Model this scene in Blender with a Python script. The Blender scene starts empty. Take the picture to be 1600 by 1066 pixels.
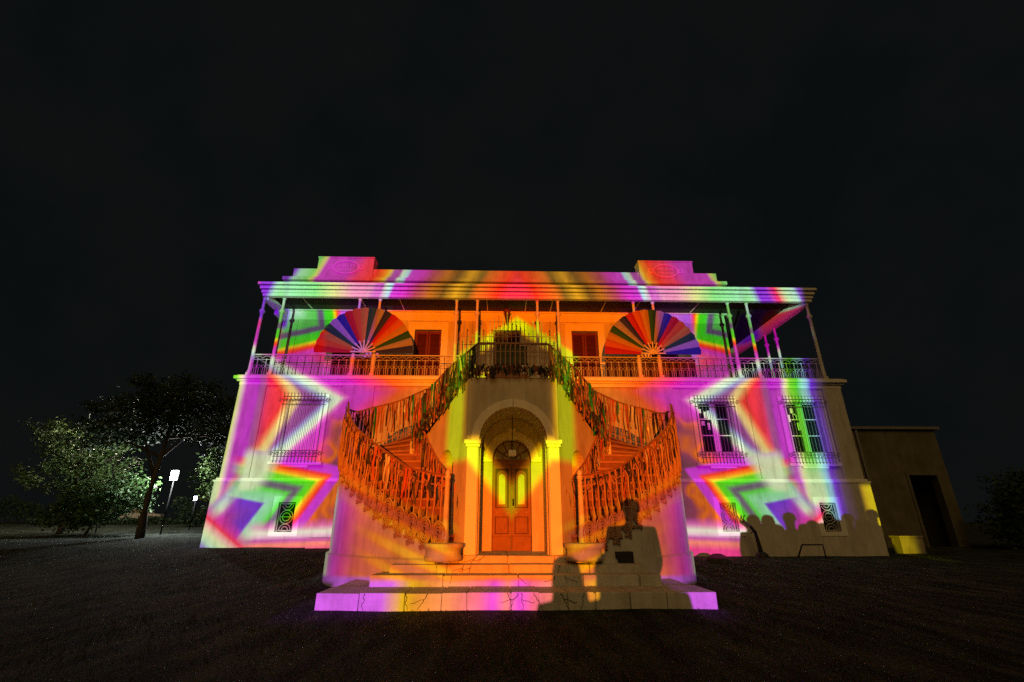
import bpy, bmesh, math, random
from mathutils import Vector, Matrix
random.seed(7)
R = math.radians
PI = math.pi
S = bpy.context.scene
COL = S.collection

# ------------------------------------------------------------------ camera
cam = bpy.data.cameras.new('camera')
cam.sensor_width = 36.0
cam.lens = 727.0 / 1600.0 * 36.0
cam.clip_start = 0.05
cam.clip_end = 3000
CAM = bpy.data.objects.new('camera', cam)
COL.objects.link(CAM)
CAM.location = (-0.27, 0.0, 1.28)
CAM.rotation_euler = (R(90 + 21.2), 0, R(-1.4))
S.camera = CAM

# ------------------------------------------------------------------ sky
W = bpy.data.worlds.new('World')
S.world = W
W.use_nodes = True
nt = W.node_tree
nt.nodes.clear()
wo = nt.nodes.new('ShaderNodeOutputWorld')
sky = nt.nodes.new('ShaderNodeTexSky')
sky.sky_type = 'NISHITA'
sky.sun_disc = False
sky.sun_elevation = R(-9)
sky.sun_rotation = R(190)
b1 = nt.nodes.new('ShaderNodeBackground')
b1.inputs['Strength'].default_value = 0.05
b2 = nt.nodes.new('ShaderNodeBackground')
b2.inputs['Color'].default_value = (0.0064, 0.0071, 0.0070, 1)
b2.inputs['Strength'].default_value = 1.0
ad = nt.nodes.new('ShaderNodeAddShader')
wn = nt.nodes.new('ShaderNodeTexNoise'); wn.inputs['Scale'].default_value = 2.6; wn.inputs['Detail'].default_value = 7; wn.inputs['Roughness'].default_value = .6
wr = nt.nodes.new('ShaderNodeValToRGB'); wr.color_ramp.elements[0].position = .35; wr.color_ramp.elements[1].position = .7
wr.color_ramp.elements[0].color = (0.0032, 0.0042, 0.0045, 1); wr.color_ramp.elements[1].color = (0.0060, 0.0066, 0.0066, 1)
wt = nt.nodes.new('ShaderNodeTexCoord'); nt.links.new(wt.outputs['Generated'], wn.inputs['Vector'])
nt.links.new(wn.outputs['Fac'], wr.inputs[0]); nt.links.new(wr.outputs[0], b2.inputs[0])
nt.links.new(sky.outputs[0], b1.inputs[0])
nt.links.new(b1.outputs[0], ad.inputs[0])
nt.links.new(b2.outputs[0], ad.inputs[1])
nt.links.new(ad.outputs[0], wo.inputs['Surface'])

# weak warm glow of the town behind the camera (the night's only general light)
sl = bpy.data.lights.new('night_glow', 'SUN')
sl.energy = 0.42
sl.angle = R(35)
sl.color = (1.0, 0.62, 0.21)
SUN = bpy.data.objects.new('night_glow', sl)
COL.objects.link(SUN)
SUN.location = (-6, -20, 18)
SUN.rotation_euler = Vector((0.10, 0.80, -0.56)).to_track_quat('-Z', 'Y').to_euler()

S.view_settings.view_transform = 'Standard'
S.view_settings.look = 'None'
S.view_settings.exposure = 0.0
S.view_settings.gamma = 1.0
S.cycles.use_denoising = False      # keep the grain of a high-ISO night exposure
S.cycles.max_bounces = 5
S.cycles.diffuse_bounces = 3
S.cycles.glossy_bounces = 2
S.cycles.sample_clamp_indirect = 4.0

# ------------------------------------------------------------------ colours
def lin(c):
    o = []
    for v in c:
        v = v / 255.0
        o.append(v / 12.92 if v <= 0.04045 else ((v + 0.055) / 1.055) ** 2.4)
    return tuple(o)

# ------------------------------------------------------------------ the projector (the show's only source)
PR = Vector((-1.5, -18.0, 2.0))
FD = 38.0          # throw to the facade
AX = 0.44          # mirror axis of the projected picture on the facade

def projector():
    l = bpy.data.lights.new('video_projector', 'SPOT')
    l.spot_size = R(75)
    l.spot_blend = 0.0
    l.shadow_soft_size = 0.03
    l.use_nodes = True
    t = l.node_tree
    t.nodes.clear()
    N, Lk = t.nodes, t.links
    out = N.new('ShaderNodeOutputLight')
    em = N.new('ShaderNodeEmission')
    Lk.new(em.outputs[0], out.inputs[0])
    geo = N.new('ShaderNodeNewGeometry')
    sep = N.new('ShaderNodeSeparateXYZ')
    Lk.new(geo.outputs['Incoming'], sep.inputs[0])

    def m(op, a, b=None, c=None):
        n = N.new('ShaderNodeMath'); n.operation = op
        for i, v in enumerate((a, b, c)):
            if v is None: continue
            if isinstance(v, (int, float)): n.inputs[i].default_value = v
            else: Lk.new(v, n.inputs[i])
        return n.outputs[0]
    ux = m('MULTIPLY_ADD', m('DIVIDE', sep.outputs[0], sep.outputs[1]), FD, PR.x)
    uz = m('MULTIPLY_ADD', m('DIVIDE', sep.outputs[2], sep.outputs[1]), FD, PR.z)
    # the picture wavers a little, as a hand-warped mapping does
    p = m('ABSOLUTE', m('SUBTRACT', ux, AX))
    cv = N.new('ShaderNodeCombineXYZ')
    Lk.new(p, cv.inputs[0]); Lk.new(uz, cv.inputs[1]); cv.inputs[2].default_value = 1
    Pv = cv.outputs[0]

    def half(pt, n):     # signed distance to the line through pt with normal n
        ln = math.hypot(*n); n = (n[0] / ln, n[1] / ln)
        d = N.new('ShaderNodeVectorMath'); d.operation = 'DOT_PRODUCT'
        Lk.new(Pv, d.inputs[0]); d.inputs[1].default_value = (n[0], n[1], -(n[0] * pt[0] + n[1] * pt[1]))
        return d.outputs['Value']

    def ramp(v, stops, lo, hi):   # stops: (value, srgb, alpha)
        k = m('DIVIDE', m('SUBTRACT', v, lo), hi - lo)
        r = N.new('ShaderNodeValToRGB')
        e = r.color_ramp.elements
        st = sorted(stops)
        while len(e) > 1: e.remove(e[-1])
        for i, s_ in enumerate(st):
            pos = min(1, max(0, (s_[0] - lo) / (hi - lo)))
            q = e[0] if i == 0 else e.new(pos)
            q.position = pos
            q.color = (*lin(s_[1]), s_[2] if len(s_) > 2 else 1)
        Lk.new(k, r.inputs[0])
        return r.outputs[0], r.outputs[1]

    def over(base, colr, alpha):
        n = N.new('ShaderNodeMix'); n.data_type = 'RGBA'
        Lk.new(alpha, n.inputs[0]); Lk.new(base, n.inputs[6]); Lk.new(colr, n.inputs[7])
        return n.outputs[2]

    def sm(v, a, b):     # smooth 0..1 from a to b
        n = N.new('ShaderNodeMapRange'); n.interpolation_type = 'SMOOTHSTEP'
        Lk.new(v, n.inputs[0]); n.inputs[1].default_value = a; n.inputs[2].default_value = b
        return n.outputs[0]

    # A: upright stripes at the outer ends
    c, a = ramp(p, [(0, (235, 60, 70)), (9.8, (240, 52, 72)), (10.55, (245, 60, 92)), (10.85, (232, 78, 115)), (11.08, (160, 78, 150)),
                    (11.25, (160, 75, 165)), (11.35, (182, 70, 205)), (11.85, (190, 80, 205)), (12.02, (222, 200, 205)), (12.12, (215, 225, 150)),
                    (12.3, (130, 215, 85)), (12.62, (85, 200, 75)), (12.85, (150, 225, 205)), (13.05, (150, 200, 235)), (13.25, (112, 70, 215)),
                    (13.6, (62, 45, 90)), (14.0, (8, 6, 8)), (14.25, (8, 6, 5)), (14.4, (185, 150, 15)), (14.6, (225, 205, 30)), (16.2, (205, 190, 60)), (16.9, (0, 0, 0))], 0, 17.5)
    far = m('MULTIPLY', sm(p, 13.9, 14.2), sm(uz, 2.55, 2.9))
    blk = N.new('ShaderNodeRGB'); blk.outputs[0].default_value = (0, 0, 0, 1)
    base = over(c, blk.outputs[0], far)
    pale = N.new('ShaderNodeRGB'); pale.outputs[0].default_value = (*lin((205, 225, 195)), 1)
    lowp = m('MULTIPLY', m('MULTIPLY', sm(uz, 4.2, 2.6), sm(p, 12.0, 12.2)), sm(p, 13.0, 12.7))
    base = over(base, pale.outputs[0], m('MULTIPLY', lowp, 0.8))
    # C: cream chevron
    tC = m('MAXIMUM', half((9.64, 6.3), (-0.784, 0.618)), half((9.64, 6.3), (-0.909, -0.418)))
    c, a = ramp(tC, [(-0.5, (240, 110, 110), 0), (-0.22, (238, 160, 125), .75), (-0.05, (228, 205, 140), 1), (0.1, (225, 200, 150), 1), (0.32, (140, 70, 150), 1),
                     (0.8, (118, 50, 135), 1), (3, (130, 60, 150), 1)], -1, 3)
    base = over(base, c, a)
    # D: white chevron and the glow inside it
    tD = m('MAXIMUM', half((7.85, 6.25), (-0.486, 0.874)), half((7.85, 6.25), (-0.748, -0.664)))
    c, a = ramp(tD, [(-0.5, (150, 90, 190), 0), (-0.28, (150, 160, 215), .8), (-0.1, (195, 225, 210), 1), (0.08, (215, 225, 205), 1), (0.24, (215, 120, 205), 1), (0.42, (190, 50, 190), 1),
                     (0.85, (190, 50, 180), 1), (1.3, (225, 85, 135), 1), (1.75, (246, 108, 85), 1), (2.5, (248, 122, 52), 1), (4.2, (248, 120, 42), 1), (6.5, (246, 106, 36), 1)], -0.6, 6.6)
    base = over(base, c, a)
    # murky patch next to the stair
    mk = m('MULTIPLY', m('MULTIPLY', sm(p, 8.6, 7.6), sm(p, 5.9, 6.8)), sm(uz, 5.9, 5.0))
    st = N.new('ShaderNodeTexNoise'); st.inputs['Scale'].default_value = 0.8; st.inputs['Detail'].default_value = 1.0
    Lk.new(Pv, st.inputs['Vector'])
    c, a = ramp(st.outputs['Fac'], [(.3, (70, 22, 66)), (.5, (120, 40, 90)), (.62, (205, 105, 60)), (.7, (150, 60, 100))], .2, .8)
    base = over(base, c, mk)
    # F: nested rainbow chevrons low on the wall
    tF = m('MAXIMUM', half((7.7, 3.05), (-0.18, 0.983)), half((7.7, 3.05), (-0.85, -0.527)))
    c, a = ramp(tF, [(-3.2, (230, 70, 110)), (-2.75, (150, 60, 150)), (-2.35, (125, 62, 130)), (-2.0, (120, 62, 190)), (-1.62, (112, 65, 215)), (-1.54, (120, 90, 215)), (-1.46, (150, 215, 190)), (-1.15, (130, 215, 155)), (-0.98, (88, 205, 90)),
                     (-0.88, (85, 110, 110)), (-0.76, (85, 72, 118)), (-0.66, (85, 130, 100)), (-0.55, (84, 208, 80)), (-0.36, (100, 210, 65)), (-0.27, (225, 205, 30)),
                     (-0.17, (252, 130, 25)), (-0.04, (245, 55, 45)), (0.04, (215, 55, 120)), (0.1, (196, 70, 215)), (0.36, (186, 72, 208)), (0.46, (170, 60, 180), 0)], -3.3, 0.6)
    arm = half((9.9, 3.4), (0.85, 0.5))
    a = m('MULTIPLY', a, sm(uz, 4.3, 3.9))
    a = m('MULTIPLY', a, sm(p, 12.0, 10.9))
    base = over(base, c, a)
    # paling towards the outer end of the upper arm
    pl = m('MULTIPLY', m('MULTIPLY', sm(arm, -0.25, 0.45), sm(uz, 4.3, 3.7)), m('MULTIPLY', sm(uz, 2.3, 2.6), sm(p, 11.5, 11.1)))
    base = over(base, pale.outputs[0], m('MULTIPLY', pl, .95))
    # left-pointing chevron in the outer bottom corner
    dG = half((12.12, 1.21), (0.57, -0.82))
    c, a = ramp(dG, [(-0.6, (200, 60, 170), 0), (-0.3, (205, 62, 165), .7), (-0.08, (232, 70, 110), 1), (0.12, (235, 190, 190), 1), (0.3, (215, 230, 190), 1), (0.55, (185, 225, 200), 1), (0.75, (140, 130, 210), 1), (1.0, (170, 70, 190), 1)], -0.7, 1.2)
    base = over(base, c, m('MULTIPLY', m('MULTIPLY', a, sm(p, 9.2, 10.4)), sm(p, 12.75, 12.5)))
    # foot of the wall
    zz = m('ADD', uz, m('MULTIPLY', p, 0.035))
    c, a = ramp(zz, [(0.5, (235, 90, 160)), (0.75, (245, 150, 140)), (0.92, (190, 90, 180)), (1.06, (225, 195, 220)), (1.2, (220, 225, 215)), (1.42, (225, 130, 205), .7), (1.7, (200, 80, 200), 0)], 0.4, 1.8)
    base = over(base, c, m('MULTIPLY', m('MULTIPLY', a, sm(p, 10.9, 10.2)), sm(p, 5.7, 6.1)))
    # U: chevron on the upper wall
    tU = m('MAXIMUM', half((8.5, 9.5), (-0.974, 0.225)), half((8.5, 9.5), (-0.26, -0.965)))
    c, a = ramp(tU, [(-1.9, (170, 215, 190)), (-1.4, (110, 195, 110)), (-1.05, (95, 185, 95)), (-0.9, (92, 82, 115)), (-0.72, (90, 78, 112)), (-0.6, (84, 200, 80)), (-0.26, (88, 205, 70)), (-0.14, (225, 205, 40)),
                     (-0.04, (250, 110, 45)), (0.1, (240, 80, 95)), (0.3, (205, 75, 200)), (0.75, (195, 75, 190), 0)], -2, 0.8)
    base = over(base, c, m('MULTIPLY', m('MULTIPLY', a, sm(uz, 7.6, 8.0)), sm(p, 11.6, 11.2)))
    vio = N.new('ShaderNodeRGB'); vio.outputs[0].default_value = (*lin((125, 70, 215)), 1)
    base = over(base, vio.outputs[0], m('MULTIPLY', m('MULTIPLY', sm(p, 11.0, 11.3), sm(p, 12.6, 12.2)), m('MULTIPLY', sm(uz, 9.8, 10.2), sm(uz, 11.6, 11.2))))
    vz = m('MULTIPLY', m('MULTIPLY', sm(p, 6.3, 7.2), sm(p, 8.9, 8.5)), m('MULTIPLY', sm(uz, 8.0, 8.5), sm(uz, 11.2, 10.9)))
    vi2 = N.new('ShaderNodeRGB'); vi2.outputs[0].default_value = (*lin((165, 110, 225)), 1)
    base = over(base, vi2.outputs[0], m('MULTIPLY', vz, .85))
    # T: cornice and parapet
    sp = m('ADD', p, m('MULTIPLY', m('SUBTRACT', uz, 12.4), 0.4))
    c, a = ramp(sp, [(0, (240, 60, 85)), (0.9, (238, 82, 60)), (1.5, (215, 100, 40)), (1.9, (110, 78, 22)), (2.5, (205, 145, 40)), (3.1, (95, 62, 25)), (3.7, (170, 100, 55)), (4.4, (160, 65, 95)), (5.0, (195, 62, 190)),
                     (5.55, (188, 80, 205)), (5.66, (170, 215, 235)), (5.95, (200, 230, 205)), (6.08, (165, 75, 175)), (6.4, (160, 75, 165)), (6.6, (225, 195, 95)), (6.85, (240, 130, 70)), (7.2, (238, 60, 60)), (8.0, (236, 65, 110)),
                     (8.7, (190, 62, 185)), (9.95, (195, 75, 200)), (10.15, (215, 215, 130)), (10.4, (125, 215, 120)), (11.0, (160, 225, 190)), (11.35, (135, 75, 220)), (11.8, (140, 75, 215)), (12.25, (235, 75, 120)), (12.7, (190, 230, 180)), (13.15, (175, 225, 210)), (13.4, (135, 90, 215)), (13.85, (10, 8, 10))], 0, 14)
    base = over(base, c, sm(uz, 10.95, 11.1))
    c, a = ramp(p, [(6.1, (200, 80, 200), 0), (6.5, (205, 110, 205), .8), (7.8, (218, 165, 200), .85), (8.6, (205, 215, 150), .95), (9.5, (135, 220, 145)), (10.7, (150, 225, 180)), (11.1, (150, 150, 210), 0)], 6, 11.3)
    base = over(base, c, m('MULTIPLY', a, m('MULTIPLY', sm(uz, 10.95, 11.05), sm(uz, 12.15, 11.9))))
    # lower middle: drum and steps
    dg = m('ADD', p, m('MULTIPLY', uz, 0.75))
    wv = N.new('ShaderNodeTexWave'); wv.inputs['Scale'].default_value = 0.30; wv.inputs['Distortion'].default_value = 1.2; wv.bands_direction = 'X'
    cw = N.new('ShaderNodeCombineXYZ'); Lk.new(m('ADD', m('MULTIPLY', p, -0.75), m('MULTIPLY', uz, 1.9)), cw.inputs[0]); Lk.new(wv.inputs[0].links[0].from_socket if wv.inputs[0].links else cw.outputs[0], wv.inputs[0])
    strk, a = ramp(wv.outputs['Fac'], [(0, (178, 98, 78)), (.5, (192, 106, 72)), (.75, (212, 132, 52)), (1, (216, 142, 42))], 0, 1)
    c, a = ramp(p, [(2.6, (215, 120, 50), 0), (3.3, (205, 105, 80), .4), (4.2, (210, 95, 105), .8), (4.7, (200, 70, 150), 1), (5.0, (196, 70, 195), 1), (5.2, (205, 120, 210), 1), (5.35, (210, 225, 200), 1), (5.7, (195, 225, 205), 1), (5.95, (195, 80, 205), 1), (6.3, (185, 70, 190), 0)], 2.4, 6.4)
    up_ = m('ADD', uz, m('MULTIPLY', p, -0.35))
    lo = m('MULTIPLY', sm(up_, 0.5, -0.3), sm(p, 6.3, 5.9))
    base = over(base, strk, m('MULTIPLY', m('MULTIPLY', sm(up_, 0.9, 0.0), sm(p, 5.6, 4.6)), sm(p, 1.2, 1.7)))
    base = over(base, c, m('MULTIPLY', a, lo))
    c, a = ramp(p, [(0, (225, 125, 125)), (0.3, (205, 85, 200)), (0.6, (222, 112, 145)), (1.3, (225, 140, 110)), (1.9, (200, 130, 80)), (2.35, (190, 150, 60)), (2.6, (190, 125, 140)), (2.8, (182, 98, 212)), (4.6, (180, 100, 215)), (5.6, (150, 80, 190))], 0, 5.8)
    base = over(base, c, m('MULTIPLY', sm(uz, -0.28, -0.42), sm(p, 5.9, 5.5)))
    # star round the portal
    dT = half((0, 10.6), (1.55, 2.3))
    dS = m('MINIMUM', m('SUBTRACT', p, 1.85), m('MAXIMUM', m('SUBTRACT', p, 2.75), m('SUBTRACT', 7.35, uz)))
    dV = m('MINIMUM', m('SUBTRACT', 2.75, uz), half((0, 1.35), (1.35, -1.1)))
    tS = m('MAXIMUM', m('MAXIMUM', dT, dS), dV)
    c, a = ramp(tS, [(-2, (52, 30, 0)), (-0.75, (56, 30, 0)), (-0.62, (80, 46, 2)), (-0.5, (180, 130, 20)), (-0.38, (204, 206, 62)), (-0.04, (208, 210, 70)), (0.08, (240, 176, 40)), (0.24, (246, 120, 40), 0)], -2, 0.4)
    base = over(base, c, a)

    # where the picture ends: the warped lower edge follows the foot of the house and the steps
    edge = m('ADD', m('MULTIPLY', ux, 0.0155), m('SUBTRACT', uz, 0.10))
    m1 = sm(edge, -0.03, 0.05)
    m2 = m('MAXIMUM', m('MULTIPLY', sm(p, 6.1, 5.7), sm(uz, -0.58, -0.45)), m('MULTIPLY', sm(p, 5.0, 4.75), sm(uz, -1.01, -0.95)))
    mask = m('MAXIMUM', m1, m2)
    mask = m('MULTIPLY', mask, sm(uz, 15.2, 15.0))
    yel = m('MULTIPLY', sm(uz, 2.9, 2.6), sm(p, 16.8, 16.4))
    mask = m('MULTIPLY', mask, m('MAXIMUM', sm(p, 14.05, 13.7), yel))
    hs = N.new('ShaderNodeHueSaturation'); hs.inputs['Saturation'].default_value = 1.12
    Lk.new(base, hs.inputs['Color']); Lk.new(hs.outputs[0], em.inputs['Color'])
    l.energy = 1.0
    gain = m('SUBTRACT', 1.24, m('MULTIPLY', m('MULTIPLY', sm(p, 6.3, 5.7), sm(uz, 7.2, 6.2)), 0.38))   # picture dimmed over the stair to offset the lamp's falloff
    em_s = m('MULTIPLY', m('MULTIPLY', mask, gain), 17000.0 * 4.7)
    Lk.new(em_s, em.inputs['Strength'])
    o = bpy.data.objects.new('video_projector', l)
    COL.objects.link(o)
    o.location = PR
    o.rotation_euler = (R(90 + 6), 0, 0)
    return o
projector()

# ------------------------------------------------------------------ materials
MAT = {}
def mat(name, col, rough=0.8, var=0.12, scale=3.0, bump=0.15, bscale=40.0, metal=0.0, emit=None, estr=0.0, stain=0.0, spec=0.3):
    if name in MAT: return MAT[name]
    M = bpy.data.materials.new(name); M.use_nodes = True
    t = M.node_tree; N, Lk = t.nodes, t.links
    b = N['Principled BSDF']
    b.inputs['Roughness'].default_value = rough
    b.inputs['Metallic'].default_value = metal
    b.inputs['Specular IOR Level'].default_value = spec
    tc = N.new('ShaderNodeTexCoord')
    n1 = N.new('ShaderNodeTexNoise'); n1.inputs['Scale'].default_value = scale; n1.inputs['Detail'].default_value = 6; n1.inputs['Roughness'].default_value = .65
    Lk.new(tc.outputs['Object'], n1.inputs['Vector'])
    r = N.new('ShaderNodeValToRGB')
    e = r.color_ramp.elements
    e[0].position = .3; e[1].position = .7
    e[0].color = (*[c * (1 - var) for c in col], 1)
    e[1].color = (*[min(1, c * (1 + var)) for c in col], 1)
    Lk.new(n1.outputs['Fac'], r.inputs[0])
    last = r.outputs[0]
    if stain > 0:
        mp = N.new('ShaderNodeMapping'); mp.inputs['Scale'].default_value = (1.3, 1.3, 0.28)
        Lk.new(tc.outputs['Object'], mp.inputs[0])
        n2 = N.new('ShaderNodeTexNoise'); n2.inputs['Scale'].default_value = 2.2; n2.inputs['Detail'].default_value = 8; n2.inputs['Roughness'].default_value = .7
        Lk.new(mp.outputs[0], n2.inputs['Vector'])
        r2 = N.new('ShaderNodeValToRGB'); r2.color_ramp.elements[0].position = .47; r2.color_ramp.elements[1].position = .72
        r2.color_ramp.elements[0].color = (0, 0, 0, 1); r2.color_ramp.elements[1].color = (stain, stain, stain, 1)
        Lk.new(n2.outputs['Fac'], r2.inputs[0])
        mx = N.new('ShaderNodeMix'); mx.data_type = 'RGBA'
        Lk.new(r2.outputs[0], mx.inputs[0]); Lk.new(last, mx.inputs[6]); mx.inputs[7].default_value = (col[0] * .45, col[1] * .42, col[2] * .36, 1)
        last = mx.outputs[2]
    Lk.new(last, b.inputs['Base Color'])
    if bump > 0:
        n3 = N.new('ShaderNodeTexNoise'); n3.inputs['Scale'].default_value = bscale; n3.inputs['Detail'].default_value = 4
        Lk.new(tc.outputs['Object'], n3.inputs['Vector'])
        bp = N.new('ShaderNodeBump'); bp.inputs['Strength'].default_value = bump; bp.inputs['Distance'].default_value = .02
        Lk.new(n3.outputs['Fac'], bp.inputs['Height']); Lk.new(bp.outputs[0], b.inputs['Normal'])
    if emit:
        b.inputs['Emission Color'].default_value = (*emit, 1); b.inputs['Emission Strength'].default_value = estr
    MAT[name] = M
    return M
PLASTER = mat('plaster', (.57, .54, .475), .9, .10, 1.6, .18, 30, stain=.6)
PLASTER2 = mat('plaster_trim', (.80, .775, .71), .85, .05, 2.0, .15, 40, stain=.25)
STONE = mat('limestone', (.56, .53, .46), .9, .18, 3.5, .5, 25, stain=.55)
IRON = mat('wrought_iron', (.16, .15, .13), .55, .3, 12, .1, 60)
IRONP = mat('painted_iron', (.50, .48, .44), .5, .12, 10, .05, 60)
IRONR = mat('stair_iron', (.40, .22, .14), .6, .25, 9, .1, 60)
POSTM = mat('painted_post', (.62, .60, .56), .5, .06, 6, .05, 50)
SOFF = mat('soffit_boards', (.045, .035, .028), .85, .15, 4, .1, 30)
WOOD = mat('door_wood', (.22, .075, .04), .5, .25, 5, .2, 20)
WOOD_SHADE = mat('door_wood_shade', (.07, .028, .018), .6, .25, 5, .2, 20)  # darker copy of the door wood: panel groove shade put into colour
SHUT = mat('shutter_wood', (.13, .018, .012), .6, .2, 6, .1, 30)
GLASS = mat('dark_glass', (.012, .013, .015), .08, .1, 3, 0, spec=.6)
GLASSL = mat('frosted_fanlight', (.30, .29, .24), .35, .2, 4, 0.1)
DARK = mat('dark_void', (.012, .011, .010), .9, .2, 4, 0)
BLACK = mat('black_metal', (.02, .02, .02), .5, .2, 6, .05)
ROOF = mat('roof_sheet', (.2, .19, .18), .7, .15, 3, .2, 20)
STAIRM = mat('stair_stone', (.34, .17, .11), .85, .15, 4, .4, 25, stain=.4)

# ------------------------------------------------------------------ mesh builder
class MB:
    def __init__(s): s.v = []; s.f = []; s.smooth = []
    def add(s, vs, fs, sm=False):
        o = len(s.v); s.v += [tuple(v) for v in vs]
        for f in fs: s.f.append([i + o for i in f]); s.smooth.append(sm)
        return s
    def box(s, x0, x1, y0, y1, z0, z1):
        if x0 > x1: x0, x1 = x1, x0
        if y0 > y1: y0, y1 = y1, y0
        if z0 > z1: z0, z1 = z1, z0
        return s.add([(x0, y0, z0), (x1, y0, z0), (x1, y1, z0), (x0, y1, z0), (x0, y0, z1), (x1, y0, z1), (x1, y1, z1), (x0, y1, z1)],
                     [(0, 3, 2, 1), (4, 5, 6, 7), (0, 1, 5, 4), (1, 2, 6, 5), (2, 3, 7, 6), (3, 0, 4, 7)])
    def bar(s, a, b, w, h=None, upv=(0, 0, 1)):
        a, b = Vector(a), Vector(b); d = (b - a).normalized(); h = h or w
        u = d.cross(Vector(upv))
        if u.length < 1e-4: u = d.cross(Vector((0, 1, 0)))
        u.normalize(); v = u.cross(d)
        q = []
        for p in (a, b):
            for i, j in ((-1, -1), (1, -1), (1, 1), (-1, 1)): q.append(p + u * i * w / 2 + v * j * h / 2)
        return s.add(q, [(3, 2, 1, 0), (4, 5, 6, 7), (0, 1, 5, 4), (1, 2, 6, 5), (2, 3, 7, 6), (3, 0, 4, 7)])
    def tube(s, pts, r, n=5, closed=False):
        pts = [Vector(p) for p in pts]; k = len(pts)
        rr = r if isinstance(r, (list, tuple)) else [r] * k
        rings = []
        ref = Vector((0, 0, 1))
        for i, p in enumerate(pts):
            d = (pts[(i + 1) % k] - pts[i - 1]) if (closed or 0 < i < k - 1) else (pts[1] - pts[0] if i == 0 else pts[-1] - pts[-2])
            d.normalize()
            u = d.cross(ref)
            if u.length < .05: u = d.cross(Vector((0, 1, 0)))
            u.normalize(); v = u.cross(d)
            rings.append([p + (u * math.cos(2 * PI * j / n) + v * math.sin(2 * PI * j / n)) * rr[i] for j in range(n)])
        vs = [q for g in rings for q in g]; fs = []
        for i in range(k if closed else k - 1):
            a, b = i * n, ((i + 1) % k) * n
            for j in range(n): fs.append((a + j, a + (j + 1) % n, b + (j + 1) % n, b + j))
        if not closed:
            fs.append(tuple(range(n))[::-1]); fs.append(tuple((k - 1) * n + j for j in range(n)))
        return s.add(vs, fs, n > 4)
    def lathe(s, prof, cx, cy, n=12):     # prof: (r, z) from the bottom up
        vs = []; fs = []
        for r, z in prof:
            for j in range(n): vs.append((cx + r * math.cos(2 * PI * j / n), cy + r * math.sin(2 * PI * j / n), z))
        for i in range(len(prof) - 1):
            for j in range(n): fs.append((i * n + j, i * n + (j + 1) % n, (i + 1) * n + (j + 1) % n, (i + 1) * n + j))
        fs.append(tuple(range(n))[::-1]); fs.append(tuple((len(prof) - 1) * n + j for j in range(n)))
        return s.add(vs, fs, True)
    def prism(s, poly, fn, d):   # poly 2-D, fn(u, v, k) -> xyz, k in 0..1 ; d unused depth flag
        n = len(poly)
        vs = [fn(u, v, 0) for u, v in poly] + [fn(u, v, 1) for u, v in poly]
        tri = tess(poly)
        fs = [tuple(t) for t in tri] + [tuple(i + n for i in t[::-1]) for t in tri]
        for i in range(n): fs.append((i, i + n, (i + 1) % n + n, (i + 1) % n))
        return s.add(vs, fs)
    def build(s, name, m, parent=None, bevel=0, **kw):
        me = bpy.data.meshes.new(name)
        me.from_pydata(s.v, [], s.f)
        me.polygons.foreach_set('use_smooth', s.smooth)
        bm = bmesh.new(); bm.from_mesh(me); bmesh.ops.recalc_face_normals(bm, faces=bm.faces); bm.to_mesh(me); bm.free()
        me.materials.append(m)
        o = bpy.data.objects.new(name, me); COL.objects.link(o)
        if parent: o.parent = parent
        if bevel:
            bv = o.modifiers.new('bevel', 'BEVEL'); bv.width = bevel; bv.segments = 2; bv.limit_method = 'ANGLE'
        for k, v in kw.items(): o[k] = v
        return o
from mathutils.geometry import tessellate_polygon
def tess(poly):
    return [tuple(t) for t in tessellate_polygon([[Vector((u, v, 0)) for u, v in poly]])]
def shared(name, me, m, parent, loc=(0, 0, 0), rot=(0, 0, 0), sc=(1, 1, 1)):
    o = bpy.data.objects.new(name, me); COL.objects.link(o)
    if parent: o.parent = parent
    o.location = loc; o.rotation_euler = rot; o.scale = sc
    return o
def thing(name, label, cat, loc=(0, 0, 0), group=None, rz=0):
    o = bpy.data.objects.new(name, None); COL.objects.link(o)
    o.location = loc; o.rotation_euler = (0, 0, rz); o['label'] = label; o['category'] = cat
    if group: o['group'] = group
    return o
def tag(o, label, cat, group=None):
    o['label'] = label; o['category'] = cat
    if group: o['group'] = group
    return o

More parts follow.
